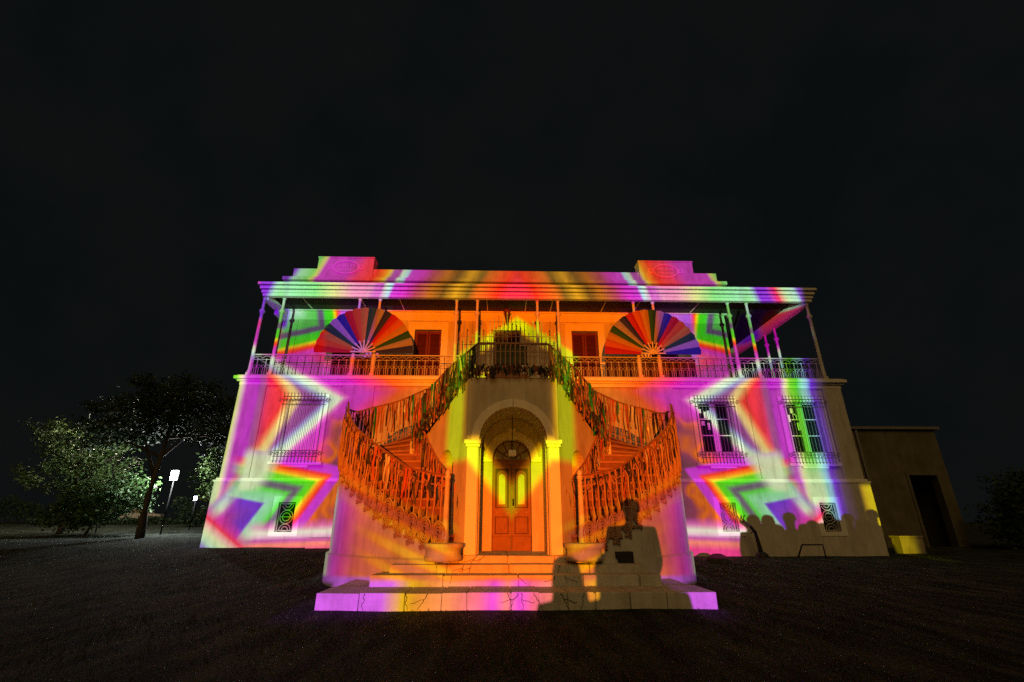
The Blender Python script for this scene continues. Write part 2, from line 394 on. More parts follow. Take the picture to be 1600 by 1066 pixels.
# ------------------------------------------------------------------ ground
def gz(x, y):
    k = max(0, min(1, (y - 11) / 8.0)); k = k * k * (3 - 2 * k)
    s = max(0, min(1, (4 - x) / 8.0)); s = s * s * (3 - 2 * s)
    t = max(0, min(1, (y - 30) / 30.0)) * max(0, min(1, (-13 - x) / 6.0))
    return .34 * k * s + .9 * t * t * (3 - 2 * t)
def ground():
    b = MB()
    xs = [-900, -300, -120, -60, -40] + [i * 0.8 - 30 for i in range(76)] + [40, 60, 120, 300, 900]
    ys = [-300, -100, -50, -30] + [i * 0.8 - 22 for i in range(70)] + [40, 50, 70, 120, 300, 900]
    for y in ys:
        for x in xs: b.v.append((x, y, gz(x, y) + (0.018 * math.sin(x * 1.7 + y * .9) * math.cos(y * 1.3 - x * .6) if abs(x) < 29 and -21 < y < 33 else 0)))
    n = len(xs)
    for j in range(len(ys) - 1):
        for i in range(n - 1): b.f.append((j * n + i, j * n + i + 1, (j + 1) * n + i + 1, (j + 1) * n + i)); b.smooth.append(True)
    M = bpy.data.materials.new('trodden_lawn'); M.use_nodes = True
    t = M.node_tree; N, Lk = t.nodes, t.links; p = N['Principled BSDF']; p.inputs['Roughness'].default_value = .95; p.inputs['Specular IOR Level'].default_value = .1
    tc = N.new('ShaderNodeTexCoord')
    n1 = N.new('ShaderNodeTexNoise'); n1.inputs['Scale'].default_value = .55; n1.inputs['Detail'].default_value = 9; n1.inputs['Roughness'].default_value = .7
    n2 = N.new('ShaderNodeTexNoise'); n2.inputs['Scale'].default_value = 28; n2.inputs['Detail'].default_value = 5; n2.inputs['Roughness'].default_value = .8
    for q in (n1, n2): Lk.new(tc.outputs['Object'], q.inputs['Vector'])
    r = N.new('ShaderNodeValToRGB'); e = r.color_ramp.elements
    e[0].position = .35; e[0].color = (.034, .052, .034, 1); e[1].position = .66; e[1].color = (.085, .095, .085, 1)
    Lk.new(n1.outputs['Fac'], r.inputs[0])
    r2 = N.new('ShaderNodeValToRGB'); e = r2.color_ramp.elements
    e[0].position = .35; e[0].color = (.25, .25, .25, 1); e[1].position = .68; e[1].color = (1.7, 1.7, 1.7, 1)
    Lk.new(n2.outputs['Fac'], r2.inputs[0])
    n4 = N.new('ShaderNodeTexNoise'); n4.inputs['Scale'].default_value = 3.2; n4.inputs['Detail'].default_value = 6
    mp = N.new('ShaderNodeMapping'); mp.inputs['Rotation'].default_value = (0, 0, R(35)); mp.inputs['Scale'].default_value = (1, .22, 1)
    Lk.new(tc.outputs['Object'], mp.inputs[0]); Lk.new(mp.outputs[0], n4.inputs['Vector'])
    r4 = N.new('ShaderNodeValToRGB'); r4.color_ramp.elements[0].position = .40; r4.color_ramp.elements[1].position = .62
    r4.color_ramp.elements[0].color = (.45, .45, .42, 1); r4.color_ramp.elements[1].color = (1.35, 1.3, 1.2, 1); Lk.new(n4.outputs['Fac'], r4.inputs[0])
    m4 = N.new('ShaderNodeMix'); m4.data_type = 'RGBA'; m4.blend_type = 'MULTIPLY'; m4.inputs[0].default_value = 1
    Lk.new(r.outputs[0], m4.inputs[6]); Lk.new(r4.outputs[0], m4.inputs[7])
    mx = N.new('ShaderNodeMix'); mx.data_type = 'RGBA'; mx.blend_type = 'MULTIPLY'; mx.inputs[0].default_value = 1
    Lk.new(m4.outputs[2], mx.inputs[6]); Lk.new(r2.outputs[0], mx.inputs[7]); Lk.new(mx.outputs[2], p.inputs['Base Color'])
    bp = N.new('ShaderNodeBump'); bp.inputs['Strength'].default_value = .9; bp.inputs['Distance'].default_value = .06
    Lk.new(n2.outputs['Fac'], bp.inputs['Height']); Lk.new(bp.outputs[0], p.inputs['Normal'])
    o = b.build('ground', M); o['kind'] = 'structure'
ground()

def grass():
    rnd = random.Random(21); vs = []; fs = []
    while len(fs) < 30000:
        y = 2.2 + 17.6 * rnd.random() ** 1.5; x = rnd.uniform(-1.15, 1.15) * (y + 2.5)
        if abs(x) < 3.2 and y > 8.15: continue
        if (x / 4.6) ** 2 + ((y - 13) / 3.8) ** 2 < 1 or abs(x) > 24: continue
        if math.sin(x * .8 + 1.3 * math.sin(y * .5)) + math.sin(y * 1.1 - x * .35) < rnd.uniform(-2.2, 1.2): continue
        z = gz(x, y); h = rnd.uniform(.015, .05); w = rnd.uniform(.004, .010); a = rnd.uniform(0, PI); lx, ly = rnd.gauss(0, .02), rnd.gauss(0, .02); o = len(vs)
        vs += [(x - w * math.cos(a), y - w * math.sin(a), z - .01), (x + w * math.cos(a), y + w * math.sin(a), z - .01), (x + lx, y + ly, z + h)]; fs.append((o, o + 1, o + 2))
    me = bpy.data.meshes.new('grass'); me.from_pydata(vs, [], fs); me.materials.append(mat('grass_blade', (.045, .065, .035), .9, .5, .8, 0, spec=.1))
    o = bpy.data.objects.new('grass', me); COL.objects.link(o); o['kind'] = 'stuff'; o['label'] = 'short dark grass of the lawn before the house'; o['category'] = 'grass'
grass()

# ------------------------------------------------------------------ the house
WX0, WX1 = -11.72, 15.05
HOUSE = thing('colonial_house', 'two storey white colonial mansion with pillared balcony, lit by rainbow projections', 'house', (0, 20, 0))
HOUSE.location = (0, 0, 0)
def hp(name, b, m, parent=HOUSE, bevel=0, **kw): return b.build(name, m, parent, bevel, **kw)

def wall_with_holes(x0, x1, z0, z1, holes, y0, y1):   # column strips round rectangular holes
    b = MB()
    xs = sorted(set([x0, x1] + [h[0] for h in holes] + [h[1] for h in holes]))
    for a, c in zip(xs[:-1], xs[1:]):
        hs = sorted([h for h in holes if h[0] <= a + 1e-6 and h[1] >= c - 1e-6], key=lambda h: h[2])
        z = z0
        for h in hs:
            if h[2] > z: b.box(a, c, y0, y1, z, h[2])
            z = h[3]
        if z < z1: b.box(a, c, y0, y1, z, z1)
    return b
def weld(o):
    bm = bmesh.new(); bm.from_mesh(o.data)
    bmesh.ops.remove_doubles(bm, verts=bm.verts, dist=1e-4)
    # drop the doubled inner faces between strips
    seen = {}
    for f in bm.faces:
        k = tuple(sorted(v.index for v in f.verts)); seen.setdefault(k, []).append(f)
    bmesh.ops.delete(bm, geom=[f for fs in seen.values() if len(fs) > 1 for f in fs], context='FACES')
    bm.to_mesh(o.data); bm.free(); return o

LW = [(-8.75, 0), (9.12, 1), (13.06, 1)]             # lower windows
VENT = [-8.75, 9.0, 13.15]
holes = [(x - .72, x + .72, 4.02, 6.22) for x, k in LW]
weld(hp('lower_wall', wall_with_holes(WX0, WX1, 2.88, 7.0, holes, 20.06, 20.5), PLASTER))
weld(hp('plinth', wall_with_holes(WX0 - .12, WX1 + .12, -.3, 2.78, [(x - .34, x + .34, .9, 2.0) for x in VENT], 19.9, 20.5), PLASTER))
b = MB(); b.box(WX0 - .16, WX1 + .16, 19.86, 20.5, 2.78, 2.86); b.box(WX0 - .1, WX1 + .1, 19.93, 20.5, 2.86, 2.94)
hp('string_course', b, PLASTER2, bevel=.015)
b = MB(); b.box(WX0, WX0 + .4, 20.5, 29, -.3, 7.0); b.box(WX1 - .4, WX1, 20.5, 29, -.3, 7.0); b.box(WX0, WX1, 29, 29.4, -.3, 7.0)
hp('side_wall', b, PLASTER)
for x0, x1 in [(WX0, -10.55), (-7.2, -5.85), (5.85, 7.4), (10.7, 11.8), (14.2, WX1)]:
    b = MB(); b.box(x0, x1, 19.98, 20.06, 2.94, 6.86); hp('pilaster', b, PLASTER, bevel=.01)
b = MB(); b.box(WX0 - .02, WX1 + .02, 19.96, 20.6, 6.86, 7.02); b.box(WX0 - .12, WX1 + .12, 19.88, 20.6, 7.02, 7.10); b.box(WX0 - .22, WX1 + .22, 19.76, 20.6, 7.10, 7.24)
hp('balcony_cornice', b, PLASTER2, bevel=.02)
b = MB(); b.box(WX0 - .1, WX1 + .1, 19.85, 29.4, 7.24, 7.29)
hp('balcony_floor', b, STONE)

# lower windows
def grille(x, parent):
    b = MB(); y = 19.80; z0, z1 = 3.72, 6.28; w = .86
    n = 13
    for i in range(n):
        xx = x - w + 2 * w * i / (n - 1) + random.uniform(-.006, .006)
        b.tube([(xx, y, z0 - .10), (xx, y, z1 + .14)], .011, 4)
        b.lathe([(.0, z1 + .24), (.022, z1 + .16), (.0, z1 + .12)], xx, y, 5)
        b.lathe([(.0, z0 - .2), (.02, z0 - .13), (.0, z0 - .08)], xx, y, 5)
    for zz in (z0 + .07, z0 + .30, z1 - .30, z1 + .04): b.box(x - w - .06, x + w + .06, y - .008, y + .012, zz - .014, zz + .014)
    for row in (z0 + .18, z1 - .13):
        for i in range(9):
            cx = x - w + .1 + (2 * w - .2) * i / 8
            b.tube([(cx + .075 * (1 - k / 14) * math.cos(k * .75), y, row + .085 * (1 - k / 14) * math.sin(k * .75)) for k in range(12)], .010, 4)
    for sx in (-1, 1):
        for zz in (z1 - .12, z0 + .18):
            cx = x + sx * (w + .15)
            b.tube([(cx + .10 * (1 - k / 15) * math.cos(k * .7), y, zz + .11 * (1 - k / 15) * math.sin(k * .7)) for k in range(13)], .011, 4)
            b.bar((x + sx * (w + .02), y, zz), (x + sx * (w + .02), 20.0, zz), .02)
    return b.build('window_grille', IRON, parent)
for x, kind in LW:
    b = MB()
    b.box(x - 1.02, x - .72, 19.93, 20.06, 3.62, 6.46); b.box(x + .72, x + 1.02, 19.93, 20.06, 3.62, 6.46)
    b.box(x - .72, x + .72, 19.93, 20.06, 6.22, 6.46); b.box(x - .72, x + .72, 19.93, 20.06, 3.62, 4.02)
    b.box(x - 1.1, x + 1.1, 19.86, 20.06, 3.46, 3.60); b.box(x - .55, x + .55, 19.9, 20.06, 3.36, 3.46)
    w = hp('window', b, PLASTER2, bevel=.012)
    if kind == 0:
        for sx in (-1, 1):
            q = MB(); x0, x1 = (x - .70, x - .01) if sx < 0 else (x + .01, x + .70)
            q.box(x0, x1, 20.14, 20.18, 4.03, 6.21)
            for z0, z1 in ((4.12, 5.0), (5.1, 6.1)): q.box(x0 + .09, x1 - .09, 20.115, 20.14, z0, z1)
            q.build('shutter', PLASTER2, w, .008)
    else:
        for sx in (-1, 1):
            for r_ in range(3):
                x0, x1 = (x - .66, x - .12) if sx < 0 else (x + .12, x + .66)
                z0 = 4.07 + r_ * .715
                q = MB(); q.box(x0, x1, 20.20, 20.215, z0, z0 + .68)
                q.build('pane', GLASS, w)
        q = MB(); q.box(x - .71, x - .66, 20.14, 20.24, 4.03, 6.21); q.box(x + .66, x + .71, 20.14, 20.24, 4.03, 6.21); q.box(x - .12, x + .12, 20.12, 20.24, 4.03, 6.21)
        for zz in (4.03, 4.75, 5.465, 6.17):
            q.box(x - .66, x - .12, 20.16, 20.24, zz, zz + .04); q.box(x + .12, x + .66, 20.16, 20.24, zz, zz + .04)
        q.build('sash', PLASTER2, w)
        for k in range(5):       # pale strips set over the left panes
            xx = x - .62 + random.random() * .4; zz = 4.9 + random.random() * 1.0
            q = MB(); q.box(xx, xx + .07 + .1 * random.random(), 20.193, 20.198, zz, zz + .15 + .25 * random.random()); q.build('pale_strip', PLASTER2, w)
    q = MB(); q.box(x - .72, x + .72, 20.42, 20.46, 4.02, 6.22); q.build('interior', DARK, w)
    grille(x, w)
# basement vents
for i, x in enumerate(VENT):
    b = MB(); b.box(x - .56, x - .34, 19.87, 19.9, .74, 2.22); b.box(x + .34, x + .56, 19.87, 19.9, .74, 2.22); b.box(x - .34, x + .34, 19.87, 19.9, 2.0, 2.22); b.box(x - .34, x + .34, 19.87, 19.9, .74, .9)
    v = hp('basement_vent', b, PLASTER2)
    q = MB(); q.box(x - .34, x + .34, 20.2, 20.24, .9, 2.0); q.build('vent_back', DARK if i != 1 else IRONP, v)
    q = MB(); y = 19.97
    for cz, r_ in ((1.45, .25), (1.45, .15), (1.93, .22), (.97, .22), (1.93, .12), (.97, .12)):
        pts = [(x + r_ * math.cos(a), y, cz + r_ * math.sin(a)) for a in [2 * PI * k / 20 for k in range(20)]]
        pts = [p for p in pts if .92 < p[2] < 1.98]
        if len(pts) == 20: q.tube(pts, .018, 4, True)
        else:
            pts.sort(key=lambda p: math.atan2(p[2] - cz, p[0] - x) if cz < 1.4 else math.atan2(-(p[2] - cz), p[0] - x))
            q.tube(pts, .018, 4)
    for sx in (-1, 1): q.box(x + sx * .30 - .012, x + sx * .30 + .012, y - .012, y + .012, .9, 2.0)
    for zz in (.95, 1.95): q.box(x - .33, x + .33, y - .012, y + .012, zz - .014, zz + .014)
    q.box(x - .25, x + .25, y - .011, y + .011, 1.44, 1.46)
    q.build('vent_grille', IRONP, v)

# upper wall and its doors
UD = [-8.05, -4.02, 0.0, 4.02, 8.05]
UY = 22.2
weld(hp('upper_wall', wall_with_holes(-11.45, 11.45, 7.29, 11.45, [(x - .68, x + .68, 7.29, 10.46) for x in UD], UY, UY + .4), PLASTER))
b = MB(); b.box(-11.45, -11.05, UY + .4, 29.4, 7.29, 11.45); b.box(11.05, 11.45, UY + .4, 29.4, 7.29, 11.45); b.box(-11.05, 11.05, 29, 29.4, 7.29, 11.45)
hp('upper_side_wall', b, PLASTER)
b = MB(); b.box(-11.47, 11.47, UY - .04, UY, 11.0, 11.42); b.box(-11.6, 11.6, UY - .14, UY, 11.42, 11.52); b.box(-11.47, 11.47, UY - .06, UY, 10.95, 11.0)
hp('wall_frieze', b, PLASTER2)
for x0, x1 in ((-11.46, -10.7), (10.7, 11.46)):
    b = MB(); b.box(x0, x1, UY - .06, UY - .001, 7.29, 10.95); hp('corner_pilaster', b, PLASTER)
for x in UD:
    b = MB(); b.box(x - 1.02, x - .68, UY - .07, UY + .1, 7.29, 10.80); b.box(x + .68, x + 1.02, UY - .07, UY + .1, 7.29, 10.80); b.box(x - .68, x + .68, UY - .07, UY + .1, 10.46, 10.80); b.box(x - 1.08, x + 1.08, UY - .1, UY, 10.80, 10.87)
    d = hp('balcony_door', b, PLASTER2, bevel=.01)
    for sx in (-1, 1):
        x0, x1 = (x - .66, x - .015) if sx < 0 else (x + .015, x + .66)
        q = MB()
        for a, c in ((x0, x0 + .09), (x1 - .09, x1)): q.box(a, c, UY + .16, UY + .22, 7.30, 10.44)
        for z0, z1 in ((7.30, 7.5), (8.5, 8.65), (10.3, 10.44)): q.box(x0 + .09, x1 - .09, UY + .16, UY + .22, z0, z1)
        q.box(x0 + .09, x1 - .09, UY + .18, UY + .2, 7.5, 8.5)
        z = 8.67
        while z < 10.27:
            q.add([(x0 + .09, UY + .165, z), (x1 - .09, UY + .165, z), (x1 - .09, UY + .215, z + .05), (x0 + .09, UY + .215, z + .05), (x0 + .09, UY + .165, z + .012), (x1 - .09, UY + .165, z + .012), (x1 - .09, UY + .215, z + .062), (x0 + .09, UY + .215, z + .062)],
                  [(0, 1, 2, 3), (4, 7, 6, 5), (0, 4, 5, 1), (2, 6, 7, 3)])
            z += .068
        q.build('louvre_leaf', SHUT, d)
    q = MB(); q.box(x - .66, x + .66, UY + .25, UY + .27, 7.3, 10.44); q.build('door_backing', DARK, d)

# verandah roof
RX0, RX1 = -11.62, 14.80
b = MB()
b.box(RX0 + .14, RX1 - .14, 19.82, 20.04, 11.14, 11.30)
b.box(RX0 + .08, RX1 - .08, 19.76, 20.04, 11.30, 11.42)
b.box(RX0 + .02, RX1 - .02, 19.68, 20.04, 11.46, 11.60)
b.box(RX0 + .09, RX1 - .09, 19.74, 20.04, 11.42, 11.46)
b.box(RX0 - .06, RX1 + .06, 19.58, 20.04, 11.64, 11.76)
b.box(RX0 + .0, RX1 - .0, 19.66, 20.04, 11.60, 11.64)
hp('roof_fascia', b, PLASTER2, bevel=.012)
GROOVE_SHADE = mat('moulding_shade', (.06, .05, .045), .95, .4, 4, .2, 20)  # dark strips put the shadow lines of the mouldings into colour
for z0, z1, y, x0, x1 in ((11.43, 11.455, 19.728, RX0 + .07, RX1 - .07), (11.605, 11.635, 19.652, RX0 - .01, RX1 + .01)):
    b = MB(); b.box(x0, x1, y, 20.0, z0, z1); hp('groove_shade_strip', b, GROOVE_SHADE)
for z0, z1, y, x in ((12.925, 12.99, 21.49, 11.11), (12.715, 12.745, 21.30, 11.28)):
    b = MB(); b.box(-x, x, y, 21.95, z0, z1); hp('groove_shade_strip', b, GROOVE_SHADE)
b = MB()
b.box(14.34, 14.62, 20.04, 29.0, 11.02, 11.36); b.box(14.30, 14.74, 20.04, 29.0, 11.36, 11.5)
hp('side_beam', b, PLASTER2, bevel=.01)
b = MB(); b.box(-11.52, -11.28, 20.04, UY - .15, 11.02, 11.36); b.box(-11.5, -11.3, 21.2, UY - .15, 10.80, 11.02); hp('end_beam', b, PLASTER2, bevel=.01)
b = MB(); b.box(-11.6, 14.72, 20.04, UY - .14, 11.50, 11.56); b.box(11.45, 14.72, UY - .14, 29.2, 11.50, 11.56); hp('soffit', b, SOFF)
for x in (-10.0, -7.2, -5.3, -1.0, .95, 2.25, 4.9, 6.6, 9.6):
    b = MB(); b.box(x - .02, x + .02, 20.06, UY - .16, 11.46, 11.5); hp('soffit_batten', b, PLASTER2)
b = MB()
b.add([(RX0, 19.62, 11.757), (RX1, 19.62, 11.757), (RX1, 22.3, 12.62), (RX0, 22.3, 12.62), (RX0, 22.3, 11.58), (RX1, 22.3, 11.58), (RX0, 20.1, 11.58), (RX1, 20.1, 11.58)],
      [(0, 1, 2, 3), (3, 2, 5, 4), (4, 5, 7, 6), (6, 7, 1, 0), (0, 3, 4, 6), (1, 7, 5, 2)])
b.box(11.5, RX1, 22.3, 29.3, 11.6, 11.9)
hp('verandah_roof', b, ROOF)
b = MB(); b.box(-11.2, 11.2, 21.45, 29.4, 11.9, 12.62); b.box(-11.25, 11.25, 21.32, 22.1, 12.62, 12.74); b.box(-11.42, 11.42, 21.14, 22.1, 12.74, 12.92); b.box(-11.1, 11.1, 21.5, 21.95, 12.98, 13.58); b.box(-11.02, 11.02, 21.56, 21.9, 12.92, 12.98)
b.box(-11.1, 11.1, 22.1, 29.4, 12.62, 12.7)
hp('parapet', b, PLASTER, bevel=.015)
for sx in (-1, 1):
    x0, x1 = 6.98 * sx, 9.86 * sx
    b = MB(); b.box(x0, x1, 21.4, 22.05, 12.98, 14.16); b.box(min(x0, x1) - .03, max(x0, x1) + .03, 21.37, 22.08, 14.16, 14.24)
    pd = hp('parapet_pedestal', b, PLASTER, bevel=.015)
    cx = 8.38 * sx; b = MB(); cz = 13.62; y = 21.39
    b.tube([(cx + .66 * math.cos(a), y, cz + .37 * math.sin(a)) for a in [2 * PI * k / 32 for k in range(32)]], .05, 6, True)
    for s2 in (-1, 1): b.tube([(cx + s2 * .80 + .12 * math.cos(a), y, cz + .12 * math.sin(a)) for a in [2 * PI * k / 16 for k in range(16)]], .04, 6, True)
    b.build('cartouche', PLASTER2, pd)
    b = MB()
    rnd = random.Random(4 + sx)
    for row in (0, 1):
        for k in range(7):
            xx = cx - .39 + .13 * k + rnd.uniform(-.02, .02); zz = cz + .11 - .24 * row
            if sx < 0: b.box(xx - .018, xx + .018, 21.37, 21.4, zz - .09, zz + .09 * rnd.uniform(.6, 1))
            else: b.box(xx - .045, xx + .045, 21.37, 21.4, zz - .03, zz + .03)
    b.build('worn_relief', PLASTER2, pd)

# posts of the balcony
POSTS = [-11.42, -10.5, -6.96, -6.02, -2.4, -1.42, 1.42, 2.4, 6.02, 6.96, 10.58, 11.5, 14.45]
def post_mesh():
    b = MB()
    b.box(-.1, .1, -.1, .1, 7.29, 7.42)
    b.lathe([(.09, 7.42), (.10, 7.5), (.078, 7.56), (.074, 8.4), (.085, 8.44), (.074, 8.48), (.066, 10.28), (.075, 10.3), (.12, 10.36), (.13, 10.42), (.10, 10.48), (.062, 10.54), (.058, 11.0), (.08, 11.03), (.09, 11.08)], 0, 0, 10)
    return b
pm = post_mesh().build('balcony_post', POSTM, HOUSE)
first = True
spots = [(x, 19.98) for x in POSTS] + [(14.48, 22.9), (14.48, 23.85), (14.48, 28.2)]
for x, y in spots:
    if first: pm.location = (x, y, 0); first = False
    else: shared('balcony_post', pm.data, POSTM, HOUSE, (x, y, 0))

# balcony railing: one thing per bay, each baluster unit a sub-part
def unit_mesh(w=.33):
    b = MB(); z0, z1 = 7.32, 8.22
    for x in (0, w): b.box(x - .011, x + .011, -.011, .011, z0, z1)
    b.tube([(w / 2 + (w / 2) * math.cos(a), 0, z1 - .17 + .15 * math.sin(a)) for a in [PI * k / 8 for k in range(9)]], .012, 4)
    b.box(w / 2 - .01, w / 2 + .01, -.01, .01, z0, z1 - .2)
    b.lathe([(0, z1 - .22), (.028, z1 - .19), (.028, z1 - .16), (0, z1 - .12)], w / 2, 0, 6)
    for x in (w * .25, w * .75):
        b.box(x - .008, x + .008, -.008, .008, z0, z0 + .34)
        b.tube([(x + .065 * math.cos(a), 0, z0 + .40 + .065 * math.sin(a)) for a in [2 * PI * k / 8 for k in range(8)]], .009, 4, True)
    return b
um = None
def bay(x0, y0, x1, y1):
    global um
    L = math.hypot(x1 - x0, y1 - y0); ang = math.atan2(y1 - y0, x1 - x0)
    b = MB()
    b.bar((x0, y0, 8.27), (x1, y1, 8.27), .07, .045)
    r_ = hp('balcony_railing', b, IRONP)
    b = MB(); b.bar((x0, y0, 8.04), (x1, y1, 8.04), .02, .02); b.build('middle_rail', IRONP, r_)
    b = MB(); b.bar((x0, y0, 7.33), (x1, y1, 7.33), .03, .03); b.build('bottom_rail', IRONP, r_)
    n = max(1, round((L - .16) / .33)); w = (L - .16) / n
    for i in range(n):
        k = .08 + i * w
        loc = (x0 + math.cos(ang) * k, y0 + math.sin(ang) * k, 0)
        if um is None:
            um = unit_mesh().build('baluster', IRONP, r_); um.location = loc; um.rotation_euler = (0, 0, ang); um.scale = (w / .33, 1, 1)
        else: shared('baluster', um.data, None, r_, loc, (0, 0, ang), (w / .33, 1, 1))
for a, c in zip(POSTS[:-1], POSTS[1:]):
    if -1.5 < a < 0: continue          # the middle bay is the gate
    bay(a, 19.98, c, 19.98)
bay(14.47, 20.0, 14.47, 22.9); bay(14.47, 23.9, 14.47, 28.2)
b = MB(); b.box(-11.44, -11.40, 20.05, 22.1, 8.24, 8.29); hp('end_rail', b, IRONP)

# small block at the foot of the wall beside the drum
b = MB(); b.box(-7.55, -6.55, 19.2, 19.9, 0, .62); b.box(-7.6, -6.5, 19.15, 19.9, .62, .70)
o = b.build('stone_block', STONE, None, .015); tag(o, 'small rendered block against the plinth left of the stair drum', 'block')

# central gate
G = thing('spiked_gate', 'tall spiked iron gate in the middle of the balcony, behind the stair landing', 'gate', (0, 19.98, 7.29))
for i, x in enumerate([v * .2 - 2.2 for v in range(23)]):
    mid = abs(x) < .85
    top = 10.35 - abs(x) * .55 if mid else (9.9 if i % 2 else 9.3)
    b = MB(); b.tube([(x, 0, .02), (x, 0, top - 7.29)], .018, 5); b.lathe([(0, top - 7.29 + .2), (.035, top - 7.29 + .06), (0, top - 7.29)], x, 0, 5)
    b.build('gate_bar', IRONP if i % 3 else IRONR, G)
b = MB()
for z in (.15, 1.0, 1.95): b.box(-2.25, 2.25, -.015, .015, z, z + .03)
for k in range(5):
    cx = -.6 + .3 * k
    b.tube([(cx + .14 * (1 - j / 15) * math.cos(j * .7), -.02, 2.15 + .14 * (1 - j / 15) * math.sin(j * .7)) for j in range(13)], .018, 4)
b.build('gate_rail', IRONR, G)

# lantern over the middle door
Ln = thing('hanging_lantern', 'dark lantern hanging from the soffit above the central balcony door', 'lantern', (0.0, 21.4, 11.5))
b = MB(); b.tube([(0, 0, 0), (0, 0, -.22)], .012, 5); b.build('rod', BLACK, Ln)
b = MB(); b.lathe([(.05, -.85), (.16, -.35), (.2, -.3), (.2, -.28), (.05, -.2)], 0, 0, 6); b.build('body', SHUT, Ln)
b = MB(); b.lathe([(.0, -.98), (.04, -.92), (.06, -.85)], 0, 0, 6); b.build('finial', BLACK, Ln)

# ------------------------------------------------------------------ the double stair
ST = thing('double_staircase', 'curved double outdoor staircase with iron railings round an arched portal', 'staircase', (0, 0, 0))
def ell(t):    # t = angle from the front, outwards
    return (-4.42 * math.sin(t), 13.0 - 3.6 * math.cos(t))
def arc_outer(n):
    t0 = math.asin(1.45 / 4.42); t1 = PI / 2 + .02
    pts = [ell(t0 + (t1 - t0) * i / 400) for i in range(401)]
    L = [0]
    for a, c in zip(pts[:-1], pts[1:]): L.append(L[-1] + math.hypot(c[0] - a[0], c[1] - a[1]))
    out = []
    for k in range(n + 1):
        s = L[-1] * (k / n * .84 if k < n else 1.0); i = next((j for j, l in enumerate(L) if l >= s - 1e-9), 400); out.append(pts[i])
    return out, L[-1]
NL = 12; Z0 = .67; RISE = 2.87 / NL * .775   # placeholder, replaced below
OUT, LEN = arc_outer(NL)
CORE = (-2.45, 12.2)
INN = [(-1.0 + (CORE[0] + 1.0) * f, 10.25 + (CORE[1] - 10.25) * f) for f in [i / NL * .9 if i < NL else 1 for i in range(NL + 1)]]
ZL = [Z0 + (2.85 - Z0) * (i + 1) / NL for i in range(NL)]
def catmull(P, n):
    out = []
    for i in range(len(P) - 1):
        p0 = P[max(0, i - 1)]; p1 = P[i]; p2 = P[i + 1]; p3 = P[min(len(P) - 1, i + 2)]
        for k in range(n):
            t = k / n
            out.append(tuple(.5 * (2 * p1[j] + (p2[j] - p0[j]) * t + (2 * p0[j] - 5 * p1[j] + 4 * p2[j] - p3[j]) * t * t + (-p0[j] + 3 * p1[j] - 3 * p2[j] + p3[j]) * t ** 3) for j in range(len(p1))))
    out.append(tuple(P[-1])); return out
WO = [OUT[-1], (-4.32, 13.55), (-4.02, 13.95), (-3.55, 14.12), (-3.05, 14.05), (-2.65, 13.85), (-2.3, 13.55)]
NW = 6
WI = [(CORE[0] - .02 + .03 * i, CORE[1] + .02 * i) for i in range(NW + 1)]
ZW = [2.85 + (3.78 - 2.85) * (i + 1) / NW for i in range(NW)]
UO = [WO[-1], (-1.8, 13.15), (-1.3, 12.8), (-.76, 12.45)]
UI = [WI[-1], (-1.75, 11.3), (-1.25, 10.65), (-.76, 10.0)]
ZU = [3.95, 4.12, 4.28]
def wedge(a, c, d, e, z0, z1):
    b = MB(); b.add([(*a, z0), (*c, z0), (*d, z0), (*e, z0), (*a, z1), (*c, z1), (*d, z1), (*e, z1)],
                    [(0, 3, 2, 1), (4, 5, 6, 7), (0, 1, 5, 4), (1, 2, 6, 5), (2, 3, 7, 6), (3, 0, 4, 7)]); return b
def mx(b, s):
    if s < 0: b.v = [(-x, y, z) for x, y, z in b.v]; b.f = [f[::-1] for f in b.f]
    return b
def tube_rail(pts, r, s): return mx(MB().tube(pts, r, 6), s)

RISER = mat('stair_riser', (.22, .10, .07), .9, .3, 5, .4, 25, stain=.5)  # darker than the tread: nosing shadow lines put into the colour
def stair_step(o0, o1, i1, i0, z, s, drop=.3):
    # tread slab nosed over the riser below
    def push(p, q, d=.05):
        v = Vector((p[0] - q[0], p[1] - q[1])); L = v.length or 1
        return (p[0] + v.x / L * d, p[1] + v.y / L * d)
    a, e = push(o0, o1), push(i0, i1, .03)
    t = mx(wedge(a, o1, i1, e, z - .05, z), s).build('step', STAIRM, ST)
    q0, q1 = (o0[0] * .985, 13 + (o0[1] - 13) * .985), (o1[0] * .985, 13 + (o1[1] - 13) * .985)
    r_ = mx(wedge(q0, q1, i1, i0, z - drop, z - .051), s).build('riser', RISER, t)
# shared pieces
def bar_mesh():
    b = MB(); b.box(-.013, .013, -.013, .013, 0, 1); return b
BARM = bar_mesh().build('baluster', IRONR, ST); BAR_USED = False
def scroll_mesh():
    b = MB()
    for ph, r0 in ((0, .15), (PI, .15)):
        b.tube([(.125 * (1 - k / 26) * math.cos(ph + k * .5) , 0, .19 * (1 - k / 26) * math.sin(ph + k * .5)) for k in range(22)], .017, 4)
    b.tube([(.14 * math.cos(a), 0, .21 * math.sin(a)) for a in [2 * PI * k / 18 for k in range(18)]], .018, 4, True)
    b.tube([(.13, 0, .1), (.15, 0, .3), (.11, 0, .5), (.12, 0, .75), (.06, 0, .84), (.0, 0, .80), (.01, 0, .74), (.05, 0, .75)], .017, 4)
    b.tube([(0, 0, -.21), (.03, 0, -.28), (.08, 0, -.29), (.09, 0, -.25), (.05, 0, -.235)], .017, 4)
    b.tube([(0, 0, -.21), (-.03, 0, -.27), (-.07, 0, -.27), (-.075, 0, -.235)], .017, 4)
    return b
SCRM = scroll_mesh().build('scroll', IRONR, ST); SCR_USED = False
